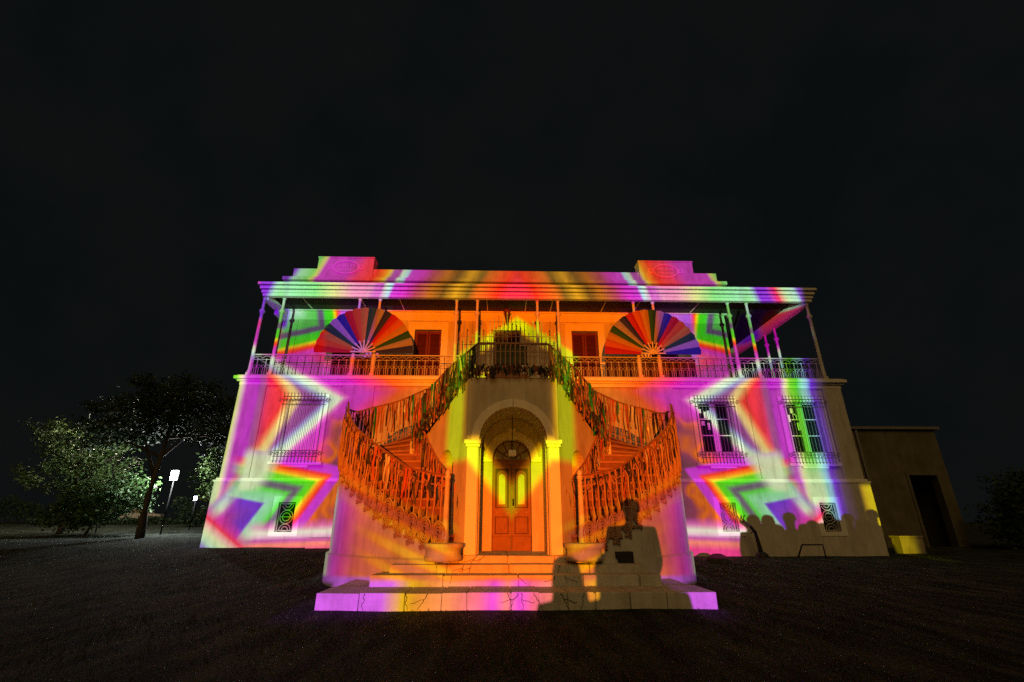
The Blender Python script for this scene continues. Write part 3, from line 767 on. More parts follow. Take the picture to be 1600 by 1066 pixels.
RIB = [mat('ribbon_cream', (.42, .19, .10), .6, .15, 4, 0), mat('ribbon_orange', (.40, .075, .03), .6, .15, 4, 0), mat('ribbon_green', (.008, .24, .10), .35, .2, 4, 0),
       mat('ribbon_black', (.025, .022, .02), .5, .2, 4, 0), mat('ribbon_silver', (.50, .52, .55), .3, .1, 4, 0), mat('ribbon_teal', (.05, .14, .16), .35, .2, 4, 0), mat('ribbon_brown', (.22, .085, .045), .6, .2, 4, 0)]
def ribbon_meshes():
    out = []
    for v in range(10):
        w = random.choice([.018, .025, .032, .045, .06]); n = 10; vs = []; fs = []
        tw = random.uniform(-1.3, 1.3); sw = random.uniform(-.025, .025); ph = random.uniform(0, 6)
        for k in range(n + 1):
            f = k / n; a = tw * f; cx = sw * math.sin(f * 5 + ph); cy = .02 * math.sin(f * 7 + ph)
            ww = w * (1 - .12 * f)
            for sgn in (-1, 1): vs.append((cx + sgn * ww / 2 * math.cos(a), cy + sgn * ww / 2 * math.sin(a), -f))
        for k in range(n): fs.append((2 * k, 2 * k + 1, 2 * k + 3, 2 * k + 2))
        me = bpy.data.meshes.new('ribbon'); me.from_pydata(vs, [], fs); me.polygons.foreach_set('use_smooth', [True] * n); me.materials.append(RIB[0]); out.append(me)
    return out
RMS = ribbon_meshes()
RMM = {}
def ribbon(parent, loc, ln, mi, rz):
    k = random.randrange(10)
    if (k, mi) not in RMM:
        m = RMS[k].copy(); m.name = 'ribbon'; m.materials[0] = RIB[mi]; RMM[(k, mi)] = m
    shared('ribbon', RMM[(k, mi)], None, parent, loc, (random.uniform(-.06, .06), random.uniform(-.05, .05), rz), (1, 1, ln))

def resample(P, step):
    P = [Vector(p) for p in P]; out = [P[0].copy()]; acc = 0
    for a, c in zip(P[:-1], P[1:]):
        L = (c.xy - a.xy).length; 
        if L < 1e-6: continue
        pos = step - acc
        while pos <= L: out.append(a.lerp(c, pos / L)); pos += step
        acc = (L - (pos - step))
    return out
def stair_rail(P, s, bars=.15, scrolls=False, post_end=False):
    """P: (x, y, zfloor, ztop)"""
    global BAR_USED, SCR_USED
    Q = catmull(P, 6)
    b = MB(); b.tube([(q[0], q[1], q[3]) for q in Q], .026, 6); b.tube([(q[0], q[1], q[2] + .12) for q in Q], .014, 5); b.tube([(q[0], q[1], q[3] - .2) for q in Q], .012, 5)
    r_ = mx(b, s).build('stair_railing', IRONR, ST)
    V = [Vector((q[0], q[1], q[2], q[3])) for q in Q]
    # walk
    acc = 0; nxt = bars / 2; k = 0
    for a, c in zip(V[:-1], V[1:]):
        L = (c.xy - a.xy).length
        while nxt <= acc + L and L > 0:
            q = a.lerp(c, (nxt - acc) / L)
            loc = (s * q[0], q[1], q[2] + .02); h = q[3] - q[2] - .02
            ang = math.atan2(c.y - a.y, s * (c.x - a.x))
            if not BAR_USED: BARM.parent = r_; BARM.location = loc; BARM.scale = (1, 1, h); BARM.rotation_euler = (0, 0, ang); BAR_USED = True
            else: shared('baluster', BARM.data, None, r_, loc, (0, 0, ang), (1, 1, h))
            if scrolls and k % 2 == 0:
                d = Vector((c.x - a.x, c.y - a.y)).normalized(); nrm = Vector((d.y, -d.x))
                if nrm.dot(Vector((q[0], q[1] - 13))) < 0: nrm = -nrm
                sl_ = (s * (q[0] + nrm.x * .06), q[1] + nrm.y * .06, q[2] + .13)
                sc = (1, 1, 1.12)
                if not SCR_USED: SCRM.parent = r_; SCRM.location = sl_; SCRM.rotation_euler = (0, 0, ang); SCRM.scale = sc; SCR_USED = True
                else: shared('scroll', SCRM.data, None, r_, sl_, (0, 0, ang), sc)
            nxt += bars; k += 1
        acc += L
    return Q
def garland(P, s, label, step, lens, pal, off=.03, start=0):
    Q = catmull(P, 6); V = [Vector(q) for q in Q]
    g = thing('ribbon_garland', label, 'garland', (0, 0, 0), 'ribbon garlands on the stair railings')
    acc = 0; nxt = step / 2
    total = sum((c.xy - a.xy).length for a, c in zip(V[:-1], V[1:]))
    for a, c in zip(V[:-1], V[1:]):
        L = (c.xy - a.xy).length
        while nxt <= acc + L and L > 0:
            q = a.lerp(c, (nxt - acc) / L); ang = math.atan2(c.y - a.y, s * (c.x - a.x))
            f = nxt / total
            w = pal(f); mi = random.choices(range(7), w)[0]
            ln = random.uniform(*(lens(f) if callable(lens) else lens)) * (q[3] - q[2])
            if f < start: nxt += step; continue
            d = (c.xy - a.xy).normalized(); n_ = Vector((d.y, -d.x))
            if n_.y > 0: n_ = -n_
            o_ = off + random.uniform(-.02, .03)
            ribbon(g, (s * (q[0] + n_.x * o_), q[1] + n_.y * o_, q[3] - random.uniform(0, .04)), ln, mi, ang + random.uniform(-.5, .5))
            nxt += step * random.uniform(.6, 1.4)
        acc += L
    b = MB(); b.tube([(s * q[0], q[1] - .03, q[3] + .005) for q in Q], .012, 4); b.build('cord', RIB[6], g)
    return g

# wall under the outer edge (the drum)
def drum(s):
    n = 60; t0 = math.asin(1.45 / 4.42); pts = []
    arc = [ell(t0 + (PI / 2 - t0 + .02) * i / n) for i in range(n + 1)]
    L = [0]
    for a, c in zip(arc[:-1], arc[1:]): L.append(L[-1] + math.hypot(c[0] - a[0], c[1] - a[1]))
    tot = L[-1]
    rows = [(*p, Z0 + (2.85 - Z0) * min(1, l / tot / .80 + .04) - .02) for p, l in zip(arc, L)]
    wo = catmull(WO, 6)
    for i, p in enumerate(wo[1:]): rows.append((*p, 2.87 + .93 * (i + 1) / (len(wo) - 1)))
    uo = catmull(UO, 4)
    for i, p in enumerate(uo[1:]): rows.append((*p, 3.8 + .46 * (i + 1) / (len(uo) - 1)))
    def ring(off):
        out = []
        for i, r_ in enumerate(rows):
            a = rows[max(0, i - 1)]; c = rows[min(len(rows) - 1, i + 1)]
            d = Vector((c[0] - a[0], c[1] - a[1])).normalized(); nn = Vector((-d.y, d.x))
            if i < 61 and nn.dot(Vector((r_[0], r_[1] - 13.0))) < 0: nn = -nn
            if i >= 61 and nn.y < 0 and r_[0] > -4.3: nn = -nn
            if i >= 61 and r_[0] <= -4.3 and nn.x > 0: nn = -nn
            out.append((r_[0] + nn.x * off, r_[1] + nn.y * off, r_[2]))
        return out
    o0, o1 = ring(.0), ring(.07); i0 = ring(-.22)
    b = MB(); m_ = len(rows)
    vs = [(p[0], p[1], -.3) for p in o1] + [(p[0], p[1], .60) for p in o1] + [(p[0], p[1], .64) for p in o0] + [(p[0], p[1], q[2]) for p, q in zip(o0, rows)] + [(p[0], p[1], q[2]) for p, q in zip(i0, rows)] + [(p[0], p[1], -.3) for p in i0]
    fs = []
    for k in range(5):
        for i in range(m_ - 1): fs.append((k * m_ + i, k * m_ + i + 1, (k + 1) * m_ + i + 1, (k + 1) * m_ + i))
    fs.append(tuple(k * m_ for k in range(6))); fs.append(tuple(k * m_ + m_ - 1 for k in range(5, -1, -1)))
    b.add(vs, fs)
    o = mx(b, s).build('drum_wall', PLASTER, ST)
    for p in o.data.polygons: p.use_smooth = abs(p.normal.z) < .3 and len(p.vertices) == 4
    return o
for s in (1, -1):
    drum(s)
    for i in range(NL):
        a, c, d, e = OUT[i], OUT[i + 1], INN[i + 1], INN[i]
        k = 1.012
        a2 = (a[0] * k, 13 + (a[1] - 13) * k); c2 = (c[0] * k, 13 + (c[1] - 13) * k)
        stair_step(a2, c2, d, e, ZL[i], s)
    for i in range(NW): stair_step(WO[i], WO[i + 1], WI[i + 1], WI[i], ZW[i], s)
    for i in range(3): stair_step(UO[i], UO[i + 1], UI[i + 1], UI[i], ZU[i] - (.004 if i == 2 else 0), s)
    # flank wall with a small arched opening
    A = Vector((-.97, 9.98)); B_ = Vector((-2.49, 12.2)); LL = (B_ - A).length; dd = (B_ - A) / LL; nn = Vector((dd.y, -dd.x))
    if nn.x > 0 and nn.y > 0: nn = -nn
    nn = Vector((-abs(dd.y), -abs(dd.x)))    # faces outwards / towards the viewer
    c0 = .92; hw = .33; sp = 2.46
    arch = [(c0 + hw * math.cos(a), sp + hw * math.sin(a)) for a in [PI * k / 12 for k in range(12, -1, -1)]]
    poly = [(0, .5), (c0 - hw, .5)] + arch + [(c0 + hw, .5), (LL, .5), (LL, 2.95), (0, 4.26)]
    fn = lambda u, v, k: (A.x + dd.x * u - nn.x * .34 * k, A.y + dd.y * u - nn.y * .34 * k, v)
    b = MB(); b.prism(poly, fn, 1); mx(b, s).build('flank_wall', PLASTER, ST)
    q = MB(); pl = [(c0 - .36, .5), (c0 + .36, .5), (c0 + .36, 2.85), (c0 - .36, 2.85)]
    q.prism(pl, lambda u, v, k: (A.x + dd.x * u - nn.x * (.40 + .03 * k), A.y + dd.y * u - nn.y * (.40 + .03 * k), v), 1); mx(q, s).build('niche_back', DARK, ST)  # near-black panel stands in for the unlit hollow under the stair
    # core pier
    q = MB(); q.box(CORE[0] - .12, CORE[0] + .10, CORE[1] - .12, CORE[1] + .22, .5, 3.2); mx(q, s).build('core_pier', PLASTER, ST)
    # newels
    q = MB(); q.lathe([(.34, .60), (.36, .66), (.33, .70), (.33, .80), (.38, .84), (.38, .90), (.30, .905)], -1.32, 9.56, 18); mx(q, s).build('newel_base', STONE, ST)
    q = MB(); q.lathe([(.075, .905), (.078, 1.0), (.062, 1.2), (.05, 1.7), (.045, 2.05), (.06, 2.07), (.062, 2.11), (.04, 2.13), (.055, 2.18), (.03, 2.23), (0, 2.24)], -1.30, 9.52, 12); mx(q, s).build('newel_post', STONE, ST)
    q = MB(); q.lathe([(.055, .67), (.05, .9), (.04, 1.6), (.055, 1.66), (.035, 1.72), (.06, 1.80), (.03, 1.88), (0, 1.89)], -.99, 10.12, 10); mx(q, s).build('newel_post', IRONR, ST)
# rails
def prof(i_frac): return 0
LOWER = []
for i in range(0, NL + 1, 2):
    z = Z0 + (2.85 - Z0) * min(1, i / NL + .03)
    o = OUT[i]; LOWER.append((o[0] * .995, 13 + (o[1] - 13) * .995, z + .02, z + 1.20))
LOWER[0] = (-1.34, 9.53, .9, 2.12)
LOWER[-2] = (LOWER[-2][0], LOWER[-2][1], LOWER[-2][2], LOWER[-2][3] + .05)
LOWER[-1] = (-4.36, 12.35, 2.87, 4.26)
REAR = [(-4.38, 12.62, 2.87, 4.12), (-4.30, 13.1, 2.95, 4.18), (-4.05, 13.75, 3.2, 4.45), (-3.4, 14.0, 3.5, 4.70), (-2.4, 13.55, 3.8, 5.0), (-.78, 12.42, 4.28, 5.3)]
INNER = [(-1.0, 10.14, .75, 1.85), (-1.62, 10.88, 1.45, 2.5), (-1.9, 11.27, 1.85, 2.9), (-2.22, 11.72, 2.35, 3.45), (-2.50, 12.08, 2.85, 4.02)]
UPPER = [(-2.52, 12.06, 2.95, 4.02), (-2.1, 11.5, 3.3, 4.38), (-1.5, 10.72, 3.82, 4.74), (-.80, 9.92, 4.28, 5.06)]
LAND = [(-.78, 9.9, 4.28, 5.06), (0, 9.9, 4.28, 5.06), (.78, 9.9, 4.28, 5.06)]
for s in (1, -1):
    stair_rail(LOWER, s, .15, True); stair_rail(REAR, s, .16); stair_rail(INNER, s, .15); stair_rail(UPPER, s, .14)
stair_rail(LAND, 1, .11)
# portal
rad = .72; sp = 2.88
def archpts(r_, z, n=20): return [(r_ * math.cos(a), z + r_ * math.sin(a)) for a in [PI - PI * k / n for k in range(n + 1)]]
b = MB(); poly = [(-.97, .5), (-rad, .5)] + archpts(rad, sp) + [(rad, .5), (.97, .5), (.97, 4.26), (-.97, 4.26)]
b.prism(poly, lambda u, v, k: (u, 9.98 + 1.27 * k, v), 1); b.build('portal_wall', PLASTER, ST)
for s in (-1, 1):
    n = 12; vs = []; b = MB()
    ang = [PI / 2 + s * (.012 + (PI / 2 - .012) * k / n) for k in range(n + 1)]
    for a in ang:
        for r_, y in ((.72, 9.92), (.89, 9.92), (.89, 10.0), (.72, 10.0)): vs.append((r_ * math.cos(a), y, sp + r_ * math.sin(a)))
    fs = []
    for k in range(n):
        for j in range(4): fs.append((k * 4 + j, k * 4 + (j + 1) % 4, (k + 1) * 4 + (j + 1) % 4, (k + 1) * 4 + j))
    fs += [(0, 1, 2, 3), tuple(n * 4 + j for j in (3, 2, 1, 0))]
    b.add(vs, fs); b.build('arch_ring', STONE if 0 else PLASTER2, ST)
    b = MB(); x0, x1 = s * .74, s * .97
    b.box(x0, x1, 9.93, 9.99, .67, 2.74); b.build('portal_pilaster', PLASTER2, ST, .01)
    b = MB(); b.box(s * .70, s * 1.0, 9.89, 10.3, 2.74, 2.80); b.box(s * .68, s * 1.03, 9.86, 10.3, 2.80, 2.89); b.build('impost', PLASTER2, ST, .012)
    b = MB(); b.box(s * .45, s * .69, 11.16, 11.27, 2.58, 2.70); b.build('impost', PLASTER2, ST, .01)
b = MB(); rr = .45; poly = [(-.73, .5), (-rr, .5)] + archpts(rr, 2.66) + [(rr, .5), (.73, .5), (.73, 3.66), (-.73, 3.66)]
b.prism(poly, lambda u, v, k: (u, 11.24 + .3 * k, v), 1); b.build('doorway_wall', PLASTER, ST)
b = MB(); vs = []; n = 20
for k in range(n + 1):
    a = PI * k / n
    for r_, y in ((.45, 11.19), (.62, 11.19), (.62, 11.25), (.45, 11.25)): vs.append((r_ * math.cos(a), y, 2.67 + r_ * math.sin(a)))
fs = []
for k in range(n):
    for j in range(4): fs.append((k * 4 + j, k * 4 + (j + 1) % 4, (k + 1) * 4 + (j + 1) % 4, (k + 1) * 4 + j))
b.add(vs, fs); b.box(-.09, .09, 11.15, 11.2, 3.08, 3.36); b.build('inner_arch_ring', PLASTER2, ST)
# landing
b = MB(); b.box(-.965, .965, 9.985, 12.6, 4.262, 4.278); b.build('landing', STAIRM, ST)
b = MB(); b.box(-.9, .9, 11.6, 19.8, .3, 3.99); b.build('bridge_wall', PLASTER, ST)
N3 = 17
for i in range(N3):
    z = 4.28 + (7.26 - 4.28) * (i + 1) / N3; y = 12.6 + 7.2 * i / N3
    b = MB(); b.box(-.9, .9, y, 19.8 if i == N3 - 1 else y + 7.2 / N3 + .02, 4.0 + .0005 * i, z); b.build('step', STAIRM, ST)

# portal door
D = thing('portal_door', 'panelled wooden double door with glazed strips and fanlight inside the portal', 'door', (0, 11.42, .67))
for s in (-1, 1):
    b = MB(); x0, x1 = (s * .006, s * .445)
    b.box(x0, x1, 0, .045, 0, 1.86)
    lf = b.build('leaf', WOOD_SHADE, D)
    q = MB(); xl, xr = sorted((s * .008, s * .443))
    q.box(xl, xl + .06, -.03, 0, .3, 1.86); q.box(xr - .06, xr, -.03, 0, .3, 1.86); q.box(xl + .06, xr - .06, -.03, 0, .3, .345); q.box(xl + .06, xr - .06, -.03, 0, .715, .90); q.box(xl + .06, xr - .06, -.03, 0, 1.78, 1.86)
    q.build('stile', WOOD, lf)
    xa, xb = sorted((s * .088, s * .363))
    q = MB(); q.box(s * .012, s * .44, -.014, 0, 0, .30); q.build('kick_board', WOOD, lf, .006)
    for z0, z1 in ((.36, .70),):
        q = MB(); q.box(xa, xb, -.012, 0, z0, z1); q.box(xa + .03, xb - .03, -.022, -.012, z0 + .03, z1 - .03); q.box(xa + .075, xb - .075, -.034, -.022, z0 + .08, z1 - .08); q.build('panel', WOOD, lf, .006)
    q = MB(); q.box(xa - .03, xb + .03, -.025, 0, .77, .84); q.box(xa - .02, xb + .02, -.018, 0, .74, .77); q.build('lock_rail', WOOD, lf, .006)
    for xx in (xa + .02, xb - .02):
        q = MB(); q.lathe([(.012, -.01), (.016, .0), (.012, .01)], xx, -.035, 8); o = q.build('stud', IRONP, lf); o.location = (0, 0, .805)
    q = MB(); xm = (xa + xb) / 2; w_ = .075
    poly = [(xm - .12, .92), (xm + .12, .92), (xm + .12, 1.62)] + [(xm + .12 * math.cos(a), 1.62 + .12 * math.sin(a)) for a in [PI * k / 10 for k in range(1, 10)]] + [(xm - .12, 1.62)]
    q.prism(poly, lambda u, v, k: (u, -.022 * k, v), 1); q.build('moulding', WOOD, lf)
    poly = [(xm - w_, .98), (xm + w_, .98), (xm + w_, 1.58)] + [(xm + w_ * math.cos(a), 1.58 + w_ * math.sin(a)) for a in [PI * k / 10 for k in range(1, 10)]] + [(xm - w_, 1.58)]
    q = MB(); q.prism(poly, lambda u, v, k: (u, -.023 - .006 * k, v), 1); q.build('glazed_strip', GLASSL, lf)
    if s > 0:
        q = MB(); q.box(.02, .055, -.03, 0, .95, 1.10); q.tube([(.037, -.03, 1.03), (.037, -.07, 1.03)], .012, 6); q.build('handle', BLACK, lf)
q = MB(); q.box(-.445, .445, -.03, .05, 1.86, 1.98); q.box(-.445, .445, -.045, .0, 1.95, 2.0); tr = q.build('transom', WOOD, D, .008)
q = MB(); q.prism([(-.43, 2.0), (.43, 2.0)] + [(.43 * math.cos(a), 2.0 + .43 * math.sin(a)) for a in [PI * k / 16 for k in range(1, 16)]], lambda u, v, k: (u, .02 + .01 * k, v), 1); fl = q.build('fanlight', GLASSL, D)
q = MB()
for k in range(1, 6): a = PI * k / 6; q.tube([(.1 * math.cos(a), .0, 2.0 + .1 * math.sin(a)), (.43 * math.cos(a), .0, 2.0 + .43 * math.sin(a))], .013, 5)
q.tube([(.44 * math.cos(a), 0, 2.0 + .44 * math.sin(a)) for a in [PI * k / 20 for k in range(21)]], .022, 5); q.tube([(.22 * math.cos(a), 0, 2.0 + .22 * math.sin(a)) for a in [PI * k / 16 for k in range(17)]], .010, 4)
q.build('fanlight_bars', WOOD, fl)
W_ = thing('portal_lamp', 'small pale box lamp hanging in front of the portal fanlight', 'lamp', (0.0, 10.75, 2.72))
b = MB(); b.box(-.085, .085, -.07, .07, -.06, .07); b.build('body', PLASTER2, W_, .012)
b = MB(); b.tube([(0, 0, .07), (0, 0, .86)], .006, 5); b.build('rod', BLACK, W_)

# dark panel standing on the landing railing
PN = thing('notice_board', 'dark rectangular board fixed across the middle of the landing railing', 'panel', (0, 9.98, 4.6))
b = MB(); b.box(-.38, .32, 0, .03, .02, .44); b.build('board', mat('board_dark_green', (.06, .085, .05), .6, .2, 5, .1), PN, .006)
b = MB(); b.box(-.04, -.015, -.02, 0, .18, .28); b.build('handle', BLACK, PN)
b = MB(); b.box(-.40, .34, -.01, .04, -.02, .02); b.build('ledge', BLACK, PN)

# ------------------------------------------------------------------ ribbon garlands
mixw = lambda *w: (lambda f: w)
pal_low = lambda f: (2.6, 2.4, .3, 4, .7, .3, 4) if f < .72 else (1, 1, .3, 4, .2, .2, 6)
pal_up = lambda f: (2, 2, 1, 2, .5, .2, 1) if f < .15 else ((.7, .2, 6, 3, .6, 1, .3) if f < .42 else (.1, .02, .8, 7, .1, 6, .6))
pal_rear = lambda f: (1.8, 1.5, 3.0 * f * f, 5, 1.2, 1.5 * f, 3.5)
for s, nm in ((1, 'left'), (-1, 'right')):
    garland(LOWER, s, 'ribbon fringe on the outer railing of the %s lower flight above the drum wall' % nm, .07, (lambda f: (.3, .62) if f < .7 else (.6, 1.05)), pal_low, .03, .07)
    garland(REAR, s, 'ribbon fringe on the rear railing of the %s winding flight' % nm, .05, (.45, .95), pal_rear)
    garland(UPPER, s, 'dark green ribbon fringe on the %s upper flight beside the landing' % nm, .036, (.6, 1.1), pal_up)
    garland(INNER, s, 'ribbon fringe on the inner railing of the %s lower flight beside the portal' % nm, .075, (.4, .85), pal_low)
def tinsel():
    g = thing('tinsel_fringe', 'dark tinsel fringe along the foot of the landing railing over the arch', 'garland', (0, 0, 0))
    x = -.85
    while x < .85:
        ribbon(g, (x, 9.86 + random.uniform(-.03, .03), 4.5 + random.uniform(-.06, .05)), random.uniform(.12, .24), random.choice([3, 3, 6, 3, 5]), random.uniform(-.6, .6)); x += .022
tinsel()
def tuft(s, nm):
    g = thing('tinsel_fringe', 'dark tinsel fringe hanging at the foot of the %s upper flight railing' % nm, 'garland', (0, 0, 0), 'tinsel fringes of the upper stair')
    for i in range(120):
        f = (random.random() ** .6) * .9 + .1; k = min(2, int(f * 3)); t_ = f * 3 - k
        a, c = UPPER[k], UPPER[k + 1]; q = [a[j] + (c[j] - a[j]) * t_ for j in range(4)]
        ribbon(g, (s * (q[0] - .05), q[1] - .06 + random.uniform(-.03, .02), q[2] + .36 + random.uniform(-.12, .15)), random.uniform(.22, .42), random.choice([3, 3, 3, 6, 5]), random.uniform(-1, 1))
for s, nm in ((1, 'left'), (-1, 'right')): tuft(s, nm)

# ------------------------------------------------------------------ front steps of stone blocks
FS = thing('front_steps', 'four wide cracked limestone steps in front of the portal', 'steps', (0, 0, 0))
STP = [(-3.12, 3.17, 8.22, -.2, .24), (-2.5, 2.56, 9.0, .0, .41), (-2.28, 2.46, 9.42, .2, .54), (-2.02, 2.2, 9.8, .3, .67)]
CRK = mat('crack_dirt', (.03, .026, .02), .95, .2, 5, 0)
for i, (x0, x1, y, z0, z1) in enumerate(STP):
    b = MB(); b.box(x0 + .02, x1 - .02, y + .06, 11.4 if i == 3 else 10.6, z0, z1 - .02)
    st = b.build('step', STONE, FS)
    x = x0; seg = []
    while x < x1 - .01:
        w_ = random.uniform(.38, .72) if i == 0 else random.uniform(.8, 1.5)
        if x1 - (x + w_) < .3: w_ = x1 - x
        seg.append((x, x + w_)); x += w_
    yb = STP[i + 1][2] + .05 if i < 3 else 11.4
    for a, c in seg:
        dz = random.uniform(-.006, .004); dy = random.uniform(-.008, .008)
        q = MB(); g_ = .007
        # block with slightly irregular corners
        j = lambda k=.012: random.uniform(-k, k)
        X0, X1 = a + g_, c - g_
        vs = [(X0 + j(), y + dy + j(.006), z0), (X1 + j(), y + dy + j(.006), z0), (X1, yb, z0), (X0, yb, z0), (X0 + j(), y + dy, z1 + dz + j(.005)), (X1 + j(), y + dy, z1 + dz + j(.005)), (X1, yb, z1 + dz), (X0, yb, z1 + dz)]
        q.add(vs, [(0, 3, 2, 1), (4, 5, 6, 7), (0, 1, 5, 4), (1, 2, 6, 5), (2, 3, 7, 6), (3, 0, 4, 7)])
        q.build('block', STONE, st, .012)
    # cracks: jagged dark lines running down the riser
    for c_ in range(9 if i == 0 else 4):
        xx = random.uniform(x0 + .25, x1 - .25); zb = max(z0, z1 - (.25 if i == 0 else .14)) + .01; pts = []; k = 8; dx = random.uniform(-.16, .16)
        for t in range(k + 1): pts.append((xx + dx * t / k + random.uniform(-.018, .018), y - .009, z1 - .006 - (z1 - .006 - zb) * t / k))
        q = MB(); q.tube(pts, [.0055 - .003 * t / k for t in range(k + 1)], 4)
        if c_ % 2: q.tube([pts[3]] + [(pts[3][0] + (.05 * t) * (1 if dx > 0 else -1), y - .009, pts[3][2] - .012 * t + random.uniform(-.012, .012)) for t in range(1, 5)], .0035, 4)
        q.build('crack', CRK, st)

# black block standing in for the shaded gap at the right end of the steps
b = MB(); b.box(0, .34, 0, .3, 0, .20); b.box(.02, .32, -.01, 0, .02, .18)
o = b.build('shade_block', BLACK, None, .01); o.location = (1.95, 9.86 - .15, .54); tag(o, 'black block standing in for the shaded gap at the right end of the steps', 'box')

# ------------------------------------------------------------------ fans on the balcony
FC = [(.34, .008, .012), (.42, .09, .01), (.36, .20, .02), (.008, .07, .025), (.26, .23, .30), (.015, .02, .18)]
FM = [mat('fan_cloth_%s' % n, c, .75, .1, 6, .1, 30) for n, c in zip(('red', 'orange', 'yellow', 'green', 'lavender', 'navy'), FC)]
STICK = mat('fan_stick', (.60, .52, .36), .6, .1, 8, 0)
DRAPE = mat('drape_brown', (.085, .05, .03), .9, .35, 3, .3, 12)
def fan(cx, z, label, d0, d1):
    g = thing('rainbow_fan', label, 'fan', (cx, 19.70, z), 'giant rainbow fans on the balcony')
    n = 18; R0, R1 = .50, 2.2
    for k in range(n):
        a0 = PI * (1 - k / n); a1 = PI * (1 - (k + 1) / n); am = (a0 + a1) / 2
        vs = []; m_ = 4
        for i in range(m_ + 1):
            r_ = R0 + (R1 - R0) * i / m_
            d = .02 + .075 * i / m_
            for a, yy in ((a0, 0), (am, -d), (a1, 0)): vs.append((r_ * math.cos(a), yy, r_ * math.sin(a)))
        fs = []
        for i in range(m_):
            for j in (0, 1): fs.append((i * 3 + j, i * 3 + j + 1, (i + 1) * 3 + j + 1, (i + 1) * 3 + j))
        b = MB(); b.add(vs, fs)
        o = b.build('cloth_panel', FM[k % 6], g)
        sd = o.modifiers.new('thick', 'SOLIDIFY'); sd.thickness = .006
    for k in range(9):
        a = PI * (k + .5) / 9 if k else .04
        a = PI * k / 8
        b = MB(); b.bar((.05 * math.cos(a), -.06, .05 * math.sin(a) + .02), (.56 * math.cos(a), -.09, .56 * math.sin(a) + .02), .055, .012, (0, 1, 0)); b.build('stick', STICK, g)
    b = MB(); b.tube([(0, -.12, .03), (0, -.02, .03)], .08, 12); b.build('hub', STICK, g)
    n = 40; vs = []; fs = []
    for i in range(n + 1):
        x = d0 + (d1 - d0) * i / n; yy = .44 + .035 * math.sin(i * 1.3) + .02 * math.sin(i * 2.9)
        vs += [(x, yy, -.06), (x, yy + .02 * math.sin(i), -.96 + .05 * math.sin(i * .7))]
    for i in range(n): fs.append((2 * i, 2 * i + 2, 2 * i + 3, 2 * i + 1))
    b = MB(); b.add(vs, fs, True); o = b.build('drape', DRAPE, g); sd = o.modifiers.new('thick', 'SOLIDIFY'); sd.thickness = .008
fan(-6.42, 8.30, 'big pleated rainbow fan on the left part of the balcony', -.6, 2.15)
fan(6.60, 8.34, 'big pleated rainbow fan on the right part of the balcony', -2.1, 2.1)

# ------------------------------------------------------------------ things by the right wall
def stand():
    g = thing('bent_standpipe', 'dark bent metal pipe standing against the right basement wall', 'pipe', (9.75, 19.3, 0))
    b = MB(); b.tube([(0, 0, -.05), (-.02, 0, .3), (-.07, 0, .65), (-.1, 0, .9), (-.26, 0, 1.1), (-.42, 0, 1.22), (-.5, 0, 1.3)], [.10, .085, .07, .06, .06, .065, .075], 7); b.build('pipe', BLACK, g)
    b = MB(); b.tube([(-.5, 0, 1.3), (-.47, 0, 1.42), (-.40, 0, 1.52)], .022, 5); b.tube([(-.52, 0, 1.32), (-.56, 0, 1.5)], .02, 5); b.build('fork', BLACK, g)
    b = MB(); b.tube([(-.11, 0, .95), (-.28, 0, .84)], .022, 5); b.build('branch', BLACK, g)
    b = MB(); b.lathe([(.26, -.1), (.22, .12), (.1, .2)], .02, 0, 9); b.build('base', BLACK, g)
stand()
b = MB()
for k in range(7): pass
b.lathe([(.42, -.08), (.4, .06), (.3, .2), (.15, .28), (.0, .3)], 0, 0, 14)
o = b.build('dark_boulder', mat('boulder', (.05, .05, .045), .9, .3, 5, .8, 8)); o.location = (7.05, 17.0, -.02); tag(o, 'low rounded dark boulder on the lawn right of the stair drum', 'boulder')
g = thing('low_hoop', 'low dark metal hoop in the grass before the right wall', 'hoop', (11.6, 18.9, 0))
b = MB(); b.tube([(-.45, 0, .46), (.35, 0, .46), (.36, 0, .0)], .03, 6); b.build('hoop_bar', BLACK, g)
b = MB(); b.tube([(-.45, 0, .46), (-.45, .4, 0)], .03, 6); b.build('leg', BLACK, g)

# ------------------------------------------------------------------ right background
OUTW2 = mat('old_stub', (.34, .29, .2), .95, .25, 2.5, .4, 20, stain=.6)
OUTW = mat('old_wall', (.14, .125, .085), .95, .25, 1.5, .4, 20, stain=.5)
OB = thing('outbuilding', 'dim low outbuilding with plain walls behind the right corner of the house', 'building', (0, 0, 0))
b = wall_with_holes(20.0, 24.9, -.2, 6.25, [(22.6, 24.2, -.2, 3.7)], 26.5, 26.9); b.box(20.0, 20.4, 26.9, 32, -.2, 6.2); b.box(24.5, 24.9, 26.9, 32, -.2, 6.2); b.build('wall', OUTW, OB)
b = MB(); b.box(20.4, 24.5, 31.6, 32, -.2, 6.2); b.build('back_wall', OUTW, OB)
b = MB(); b.box(19.8, 25.1, 26.3, 32.2, 6.25, 6.4); b.build('roof', ROOF, OB)
b = MB(); b.tube([(20.2, 26.4, -.1), (20.2, 26.4, 6.2)], .06, 7); b.build('drainpipe', ROOF, OB)
b = MB(); b.box(22.45, 22.6, 26.44, 26.5, -.1, 3.85); b.box(24.2, 24.35, 26.44, 26.5, -.1, 3.85); b.box(22.6, 24.2, 26.44, 26.5, 3.7, 3.85); b.build('opening_frame', OUTW, OB)
b = MB(); b.box(17.0, 18.0, 21.4, 21.9, -.2, .62); b.box(16.96, 18.04, 21.36, 21.94, .62, .70)
o = b.build('garden_wall', OUTW2, None, .015); tag(o, 'short pale garden wall stub beyond the right corner of the house', 'wall')

